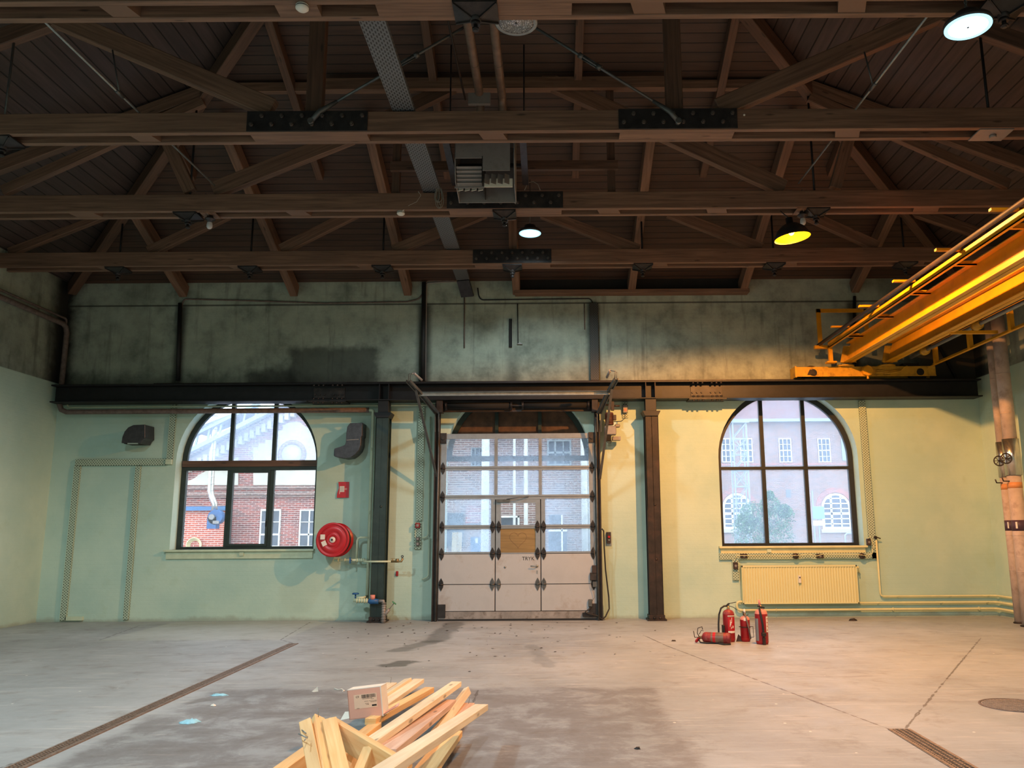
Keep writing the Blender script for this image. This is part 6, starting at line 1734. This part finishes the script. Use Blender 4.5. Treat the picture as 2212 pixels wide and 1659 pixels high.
# ------------------------------------------------------------------ outside
def bwin(e, px, py, wpx, hpx, y, cols, rows, frame='ext_white', archtop=False):
    c = AT(px, py, y); s = (AT(px + 1, py, y) - AT(px, py, y)).x
    w, h = wpx * s, hpx * s
    x0, x1, z0, z1 = c.x - w / 2, c.x + w / 2, c.z - h / 2, c.z + h / 2
    t_ = w * .07
    mb = MB()
    if archtop:
        zs_ = z1 - w / 2
        ring(mb, arch(c.x, w / 2, z0, zs_, 16), arch(c.x, w / 2, z0, zs_, 16, inset=t_), y - .06, y)
        def top(x): return zs_ + math.sqrt(max(0, (w / 2) ** 2 - (x - c.x) ** 2))
    else:
        ring(mb, [(x0, z0), (x0, z1), (x1, z1), (x1, z0)], [(x0 + t_, z0 + t_), (x0 + t_, z1 - t_), (x1 - t_, z1 - t_), (x1 - t_, z0 + t_)], y - .06, y)
        def top(x): return z1
    for k in range(1, cols):
        x = x0 + w * k / cols; mb.box(x - t_ * (.5 if k % 2 else .3), x + t_ * (.5 if k % 2 else .3), y - .05, y, z0, top(x))
    for k in range(1, rows):
        z = z0 + h * k / rows; hw_ = w / 2
        if archtop and z > zs_: hw_ = math.sqrt(max(0, (w / 2) ** 2 - (z - zs_) ** 2))
        tt = t_ * (.6 if (k == rows // 2) else .25); mb.box(c.x - hw_, c.x + hw_, y - .05, y, z - tt, z + tt)
    f = mb.build('window', M[frame], e)
    mb = MB()
    if archtop: mb.prism(arch(c.x, w / 2, z0, zs_, 16, inset=t_ * .5), y - .02, y - .005)
    else: mb.box(x0, x1, y - .02, y - .005, z0, z1)
    mb.build('pane', M['ext_glass'], f)
    return c, w, h
mb = MB(); mb.box(-60, 60, D + .5, 80, -.3, -.12); o = mb.build('ground', M['ext_ground'], None); tag(o, kind='structure')
# gabled brick building through the left window
Y1 = 29.0
e = empty('brick_building', (AT(560, 1100, Y1).x, Y1, -.12), 'red brick gabled building seen through the left arched window', 'building')
xL_, xR_ = AT(300, 1100, Y1).x, AT(800, 1100, Y1).x; zc = AT(540, 1049, Y1).z
mb = MB(); mb.box(xL_, xR_, Y1, Y1 + .4, -.12, zc); mb.build('wall', M['brick_red'], e)
g0 = AT(330, 1050, Y1); gA = AT(655, 880, Y1); g1 = AT(960, 1050, Y1)
mb = MB(); mb.prism([(g0.x, zc), (g1.x, zc), (gA.x, gA.z)], Y1, Y1 + .35); mb.build('gable_wall', M['brick_red'], e)
def poly(pts, y0, y1, name, mat, par=e):
    q = [AT(a, b, Y1) for a, b in pts]; mb = MB(); mb.prism([(p.x, p.z) for p in q], y0, y1); return mb.build(name, M[mat], par)
poly([(548, 1048), (548, 966), (560, 966), (560, 958), (574, 958), (574, 950), (588, 950), (588, 940), (600, 940), (600, 930), (612, 930), (612, 920), (628, 912), (648, 912), (660, 922), (700, 940), (720, 1048)], Y1 - .05, Y1, 'plaster_panel', 'ext_plaster')
poly([(405, 1048), (405, 1040), (420, 1034), (430, 1026), (445, 1018), (465, 1008), (515, 988), (515, 1048)], Y1 - .05, Y1, 'plaster_panel', 'ext_plaster')
c = AT(632, 982, Y1)
mb = MB(); mb.torus((c.x, Y1 - .06, c.z), (0, 1, 0), .42, .09, 32, 6); mb.build('round_ornament', M['brick_brown'], e)
mb = MB(); mb.lathe([(0, 0), (.36, 0), (.36, .03), (0, .03)], (c.x, Y1 - .10, c.z), (0, 1, 0), 28); mb.build('ornament_disc', M['ext_plaster'], e)
for (py0, py1, off) in ((1050, 1056, .12), (1062, 1070, .10), (1072, 1074, .14)):
    a = AT(500, py0, Y1 - off); b = AT(500, py1, Y1 - off); mb = MB(); mb.box(xL_, xR_, Y1 - off, Y1, b.z, a.z); mb.build('cornice', M['brick_brown'], e)
pr = [AT(a, b, Y1) for a, b in ((330, 1045), (655, 874))]
mb = MB(); mb.bar((pr[0].x, Y1 - .1, pr[0].z), (pr[1].x, Y1 - .1, pr[1].z), .3, .22); mb.bar((pr[0].x, Y1 - .2, pr[0].z + .25), (pr[1].x, Y1 - .2, pr[1].z + .25), .5, .12); mb.build('verge', M['brick_brown'], e)
for k in range(26):
    p = pr[0].lerp(pr[1], (k + .5) / 26); 
    mb = MB(); mb.box(p.x - .07, p.x + .07, Y1 - .26, Y1, p.z - .30, p.z - .02); mb.build('dentil', M['ext_plaster'], e)
bwin(e, 584, 1141, 44, 80, Y1, 2, 3); bwin(e, 668, 1141, 42, 80, Y1, 2, 3); bwin(e, 760, 1141, 42, 80, Y1, 2, 3)
# grey sheet roof in front of the gable at the left
a = AT(395, 985, 27.5); b = AT(505, 930, 27.5)
e2 = empty('steel_canopy', (a.x, 27.5, 0), 'grey steel framed canopy roof behind the silver flue outside the left window', 'canopy')
mb = MB(); mb.bar(AT(380, 990, 27.5), AT(600, 880, 27.5), .25, .14); mb.bar(AT(380, 960, 27.5), AT(560, 872, 27.5), .25, .10); mb.build('rafter', M['ext_steel'], e2)
for k in range(7):
    mb = MB(); mb.bar(AT(395 + k * 26, 983 - k * 13, 27.5), AT(402 + k * 26, 950 - k * 13, 27.5), .06, .06); mb.build('web', M['ext_steel'], e2)
mb = MB(); mb.bar(AT(430, 935, 28.0), AT(560, 885, 28.0), 1.2, .1); mb.build('roof_sheet', M['ext_roof'], e2)
# orange lower annex with silver flue and blue fan
Y0 = 28.2
a = AT(492, 1096, Y0)
e3 = empty('brick_annex', (a.x - 2, Y0, -.12), 'low bright orange brick wall with blue beam outside the left window', 'wall')
mb = MB(); mb.box(a.x - 6, a.x, Y0, Y0 + .4, -.12, a.z); mb.build('wall', M['brick_orange'], e3)
mb = MB(); mb.box(a.x - 6, a.x + .1, Y0 - .15, Y0 + .1, AT(450, 1103, Y0).z, AT(450, 1094, Y0).z); mb.build('beam', M['ext_blue'], e3)
pts = [AT(p[0], p[1], 27.6) for p in ((466, 870), (462, 940), (458, 1000), (455, 1060), (457, 1072), (464, 1088), (463, 1108))]
e4 = empty('flue_with_fan', pts[-1], 'silver flue pipe with blue fan housing outside the left window', 'flue')
mb = MB(); mb.tube(pts, .10, 14); mb.build('flue', M['foil'], e4)
for k in range(14):
    p = pts[0].lerp(pts[3], k / 13); mb = MB(); mb.torus(p, (0, 0, 1), .102, .012, 14, 5); mb.build('flue_joint', M['foil'], e4)
c = AT(468, 1117, 27.5)
mb = MB(); mb.cyl((c.x, 27.35, c.z), (c.x, 27.65, c.z), .24, n=24); mb.box(c.x - .25, c.x + .05, 27.35, 27.65, c.z - .38, c.z); mb.build('fan_housing', M['blue_paint'], e4)
mb = MB(); mb.cyl((c.x - .08, 27.25, c.z), (c.x - .08, 27.35, c.z), .09); mb.box(c.x - .05, c.x + .15, 27.33, 27.35, c.z - .22, c.z - .12); mb.build('fan_motor', M['heater_grey'], e4)
c = AT(421, 1178, 28.14)
e5 = empty('coiled_hose', c, 'cream coiled hose on the orange wall outside the left window', 'hose')
for k in range(4):
    mb = MB(); mb.torus(c + V((0, -.03 * k, 0)), (0, 1, 0), .17 + .025 * k, .022, 24, 6); mb.build('hose_loop', M['hose_cream'], e5)

# building behind the roller door
Y2 = 25.0
e = empty('brick_building', (DCX, Y2, -.12), 'hazy red-grey brick building seen through the roller door panes', 'building')
xa, xb = AT(880, 1000, Y2).x, AT(1360, 1000, Y2).x
mb = MB(); mb.box(xa, xb, Y2, Y2 + .4, -.12, 7.5); mb.build('wall', M['brick_brown'], e)
for (px, py, w, h) in ((1031, 987, 26, 40), (1208, 978, 52, 56)):
    bwin(e, px, py, w, h, Y2, 3, 2, 'ext_steel')
for px, r in ((1048, .12), (1111, .04), (1136, .06), (1263, .10), (1274, .05)):
    x = AT(px, 1100, Y2 - .3).x; mb = MB(); mb.tube([(x, Y2 - .3, -.12), (x, Y2 - .3, 6.8)], r, 12); mb.build('downpipe', M['ext_white'], e)
for (x0, x1, y0, y1, m) in ((1006, 1042, 1092, 1130, 'brick_red'), (965, 1000, 1108, 1180, 'ext_glass'), (1185, 1225, 1148, 1192, 'ext_glass'), (1186, 1212, 1112, 1130, 'ext_glass'), (1083, 1122, 1118, 1134, 'ext_glass')):
    a = AT(x0, y0, Y2 - .1); b = AT(x1, y1, Y2 - .1); mb = MB(); mb.box(a.x, b.x, Y2 - .1, Y2, b.z, a.z); mb.build('infill_panel', M[m], e)
for (x0, x1, y0, y1) in ((1083, 1122, 1114, 1118), (1118, 1122, 1114, 1192), (1185, 1225, 1144, 1148), (1212, 1216, 1112, 1192)):
    a = AT(x0, y0, Y2 - .2); b = AT(x1, y1, Y2 - .2); mb = MB(); mb.box(a.x, b.x, Y2 - .2, Y2 - .1, b.z, a.z); mb.build('white_trim', M['ext_white'], e)
a = AT(1018, 1160, 21); b = AT(1034, 1183, 21)
e = empty('blue_bin', ((a.x + b.x) / 2, 21, -.12), 'blue bin standing outside behind the left door pane', 'bin')
mb = MB(); mb.prism([(a.x, -.12), (a.x - .02, a.z), (b.x + .02, a.z), (b.x, -.12)], 21, 21.3); mb.build('body', M['ext_blue'], e)
mb = MB(); mb.box(a.x + .1, b.x - .02, 20.98, 21, a.z - .15, a.z - .03); mb.build('notice', M['ext_white'], e)
for k, (px, w) in enumerate(((978, 8), (988, 8))):
    a = AT(px, 1150, 18.6); b = AT(px + 4, 1196, 18.6)
    mb = MB(); mb.bar((a.x, 18.6, -.12), (a.x + .03, 18.75, 1.62 + .0), .11, .04); tag(mb.build('leaning_board', M['new_pine'], None), ['pale board leaning outside the lower left door pane, the left one', 'pale board leaning outside the lower left door pane, the right one'][k], 'board')
# bicycle
def bicycle():
    y = 18.2; wc = AT(1236, 1199, y); r = .33
    w2 = V((wc.x + 1.0, y, 0)); w1 = V((wc.x, y, 0)); z0 = -.12 + r
    e = empty('bicycle', (wc.x + .5, y, -.12), 'white bicycle parked outside behind the lower right door pane', 'bicycle')
    for x in (wc.x, wc.x + 1.02):
        mb = MB(); mb.torus((x, y, z0), (0, 1, 0), r, .018, 32, 6)
        w_ = mb.build('wheel', M['ext_white'], e)
        mb = MB()
        for k in range(8): a_ = PI * k / 8; mb.tube([(x - r * math.cos(a_), y, z0 - r * math.sin(a_)), (x + r * math.cos(a_), y, z0 + r * math.sin(a_))], .003, 4)
        mb.build('spokes', M['ext_steel'], w_)
    hx, hz = wc.x + .22, .92 - .12; sx, sz = wc.x + .72, .85 - .12; bx, bz = wc.x + .50, .22
    mb = MB()
    for a, b in (((hx, hz - .08), (sx - .06, sz - .25)), ((hx, hz - .05), (bx, bz)), ((bx, bz), (sx, sz)), ((bx, bz), (wc.x + 1.02, z0)), ((sx - .03, sz - .15), (wc.x + 1.02, z0)), ((hx, hz), (wc.x, z0))):
        mb.tube([(a[0], y, a[1]), (b[0], y, b[1])], .02, 8)
    mb.build('frame', M['ext_white'], e)
    mb = MB(); mb.tube([(hx - .02, y - .25, hz + .08), (hx - .05, y, hz + .12), (hx - .02, y + .25, hz + .08)], .013, 8); mb.tube([(hx, y, hz), (hx - .05, y, hz + .12)], .014, 6); mb.build('handlebar', M['ext_steel'], e)
    mb = MB(); mb.sphere((sx + .03, y, sz + .08), .12, 10, (1, .6, .3)); mb.build('saddle', M['vent_grey'], e)
bicycle()

# long brown brick building through the right window
Y3 = 46.0
e = empty('brick_building', (AT(1700, 1100, Y3).x, Y3, -.12), 'tall brown brick building with white windows seen through the right arched window', 'building')
xa, xb = AT(1470, 1000, Y3).x, AT(1960, 1000, Y3).x; zt_ = AT(1700, 912, Y3).z
mb = MB(); mb.box(xa, xb, Y3, Y3 + .5, -.12, zt_); mb.build('wall', M['brick_brown'], e)
mb = MB(); mb.box(xa, xb, Y3 - .35, Y3 + .1, zt_, zt_ + .16); mb.build('gutter', M['ext_steel'], e)
mb = MB(); mb.prism([(Y3 - .1, zt_ + .1), (Y3 + 3.5, zt_ + 5.5), (Y3 + 3.7, zt_ + 5.5), (Y3 + .2, zt_ + .1)], xa, xb, plane='yz'); mb.build('tiled_roof', M['brick_tile'] if 'brick_tile' in M else plain('brick_tile', (128, 100, 100), .9, var=.15), e)
for px in (1572, 1612, 1696, 1780): bwin(e, px, 973, 27, 52, Y3, 3, 4)
a = AT(1816, 948, Y3); b = AT(1838, 995, Y3); mb = MB(); mb.box(a.x, b.x, Y3 - .04, Y3, b.z, a.z); mb.build('shutter', M['ext_steel'], e)
for px in (1592, 1806):
    c, w, h = bwin(e, px, 1104, 62, 76, Y3, 3, 7, archtop=True)
    zs_ = c.z + h / 2 - w / 2
    mb = MB(); ring(mb, arch(c.x, w / 2 + .32, zs_, zs_, 20)[1:-1], arch(c.x, w / 2 + .05, zs_, zs_, 20)[1:-1], Y3 - .03, Y3 + .05); mb.build('arch_bricks', M['brick_red'], e)
    mb = MB(); mb.box(c.x - w / 2 - .1, c.x + w / 2 + .1, Y3 - .12, Y3, c.z - h / 2 - .2, c.z - h / 2); mb.build('window_ledge', M['ext_stone'], e)
a = AT(1703, 1066, Y3); mb = MB(); mb.box(a.x - .13, a.x + .13, Y3 - .03, Y3, a.z - .22, a.z + .22); mb.build('vent_block', M['ext_roof'], e)
a = AT(1700, 1003, Y3); mb = MB(); mb.box(xa, xb, Y3 - .06, Y3, a.z - .06, a.z + .06); mb.build('string_course', M['brick_red'], e)
# tree
def tree():
    y = 36.0; c = AT(1650, 1130, y)
    e = empty('leafy_tree', (c.x, y, -.12), 'bushy green tree outside the right arched window', 'tree')
    mb = MB(); mb.tube([(c.x, y, -.12), (c.x + .05, y, c.z - .4), (c.x + .1, y, c.z + .3)], [.12, .09, .03], 8)
    for k in range(6): a_ = k * 1.05; mb.tube([(c.x + .05, y, c.z - .5), (c.x + math.cos(a_) * .8, y + math.sin(a_) * .6, c.z + .2)], .02, 5)
    mb.build('trunk', M['leaf'], e)
    r0 = random.Random(3); mb = MB()
    bl = [(1650, 1140, 1.15), (1620, 1150, .85), (1680, 1120, .8), (1675, 1160, .95), (1625, 1110, .6), (1663, 1092, .5), (1662, 1070, .22), (1640, 1180, 1.2), (1610, 1130, .5), (1695, 1105, .35)]
    B = [(AT(a, b, y), r * .92) for a, b, r in bl]
    for i in range(9000):
        p, r = r0.choice(B); d = V((r0.gauss(0, 1), r0.gauss(0, 1), r0.gauss(0, 1))).normalized()
        q = p + d * r * r0.uniform(.65, 1.02)
        n = V((r0.gauss(0, 1), r0.gauss(0, 1), r0.gauss(0, 1))).normalized(); u = n.orthogonal().normalized(); w = n.cross(u); s = r0.uniform(.03, .06)
        mb.m = 0 if r0.random() < .6 else 1
        mb.face([q - u * s, q - w * s * .5, q + u * s, q + w * s * .5])
    mb.build('foliage', [M['ext_leaf'], M['ext_leaf2']], e)
tree()
# lattice mast
def mast():
    y = 40.0; x0 = AT(1588, 1100, y).x; x1 = AT(1617, 1100, y).x; zt_ = AT(1600, 915, y).z
    e = empty('lattice_mast', ((x0 + x1) / 2, y, -.12), 'pale steel lattice mast outside the right arched window', 'mast')
    mb = MB()
    for x in (x0, x1):
        for dy in (-.3, .3): mb.bar((x, y + dy, -.12), (x, y + dy, zt_), .06, .06)
    mb.build('uprights', M['ext_steel'], e)
    n = 9; h = (zt_ + .12) / n
    for k in range(n):
        za = -.12 + k * h; mb = MB()
        for dy in (-.3, .3):
            mb.bar((x0, y + dy, za), (x1, y + dy, za + h), .04, .04); mb.bar((x0, y + dy, za + h), (x1, y + dy, za + h), .04, .04)
            if k % 2: mb.bar((x1, y + dy, za), (x0, y + dy, za + h), .04, .04)
        mb.build('lattice_bay', M['ext_steel'], e)
    mb = MB(); mb.box(x0 - .15, x1 + .15, y - .4, y + .4, zt_, zt_ + .12); mb.build('head_plate', M['ext_steel'], e)
mast()
y = 42.0; a = AT(1755, 1094, y); b = AT(1782, 1121, y)
e = empty('information_board', ((a.x + b.x) / 2, y, -.12), 'pale blue information board on posts outside the right window', 'sign')
mb = MB(); mb.box(a.x, b.x, y, y + .05, b.z, a.z); mb.build('board', M['ext_blue2'] if 'ext_blue2' in M else plain('ext_blue2', (130, 170, 200), .6), e)
mb = MB(); c = AT(1768, 1129, y); mb.box(a.x, b.x, y, y + .05, c.z - .14, c.z + .10); mb.build('lower_board', M['ext_white'], e)
for x in (a.x + .05, (a.x + b.x) / 2):
    mb = MB(); mb.box(x - .03, x + .03, y + .05, y + .1, -.12, a.z + (.8 if x < a.x + .1 else 0)); mb.build('post', M['ext_steel'], e)
y = 40.0
mb = MB(); a = AT(1827, 1176, y); b = AT(1845, 1152, y); mb.tube([(a.x, y, -.12), (a.x, y, b.z - .1), (a.x + .1, y, b.z), (b.x, y, b.z), (b.x + .05, y, b.z - .1), (b.x + .05, y, -.12)], .04, 8); tag(mb.build('bike_rail', M['ext_steel'], None), 'bent steel tube rail outside the right window at its lower right', 'rail')

# ------------------------------------------------------------------ daylight, unseen lamps around the camera and an added warm fill
w = bpy.data.worlds.new('overcast_sky'); bpy.context.scene.world = w; w.use_nodes = True
bg = w.node_tree.nodes['Background']; bg.inputs[0].default_value = (.76, .88, 1.0, 1); bg.inputs[1].default_value = 5.6
def lamp(x, y, z, power, col, size=168, soft=.15):
    ld = bpy.data.lights.new('unseen_hall_light', 'SPOT'); ld.energy = power; ld.color = col; ld.spot_size = R(size); ld.spot_blend = .4; ld.shadow_soft_size = soft
    o = bpy.data.objects.new('unseen_hall_light', ld); COL.objects.link(o); o.location = (x, y, z)
COOL = (.74, .96, 1.0)
lamp(-5.3, 6.6, 5.9, 1150, COOL)
lamp(-.3, 1.2, 5.9, 1050, (.90, .96, 1.0)); lamp(-5.3, 0.0, 5.9, 820, COOL); lamp(4.0, -1.5, 5.9, 520, (1.0, .84, .78))
lamp(2.9, 7.8, 5.8, 560, (1.0, .42, .12), soft=.06)  # added warm light without a fitting, keeps the right wall orange
lamp(-1.5, -2.0, 5.8, 260, (1.0, .55, .2), soft=.06)

sc = bpy.context.scene
sc.view_settings.view_transform = 'Standard'; sc.view_settings.look = 'None'
sc.view_settings.exposure = -0.32; sc.view_settings.gamma = 1.0; sc.view_settings.use_curve_mapping = False
sc.cycles.max_bounces = 6; sc.cycles.transparent_max_bounces = 12; sc.cycles.sample_clamp_indirect = 6
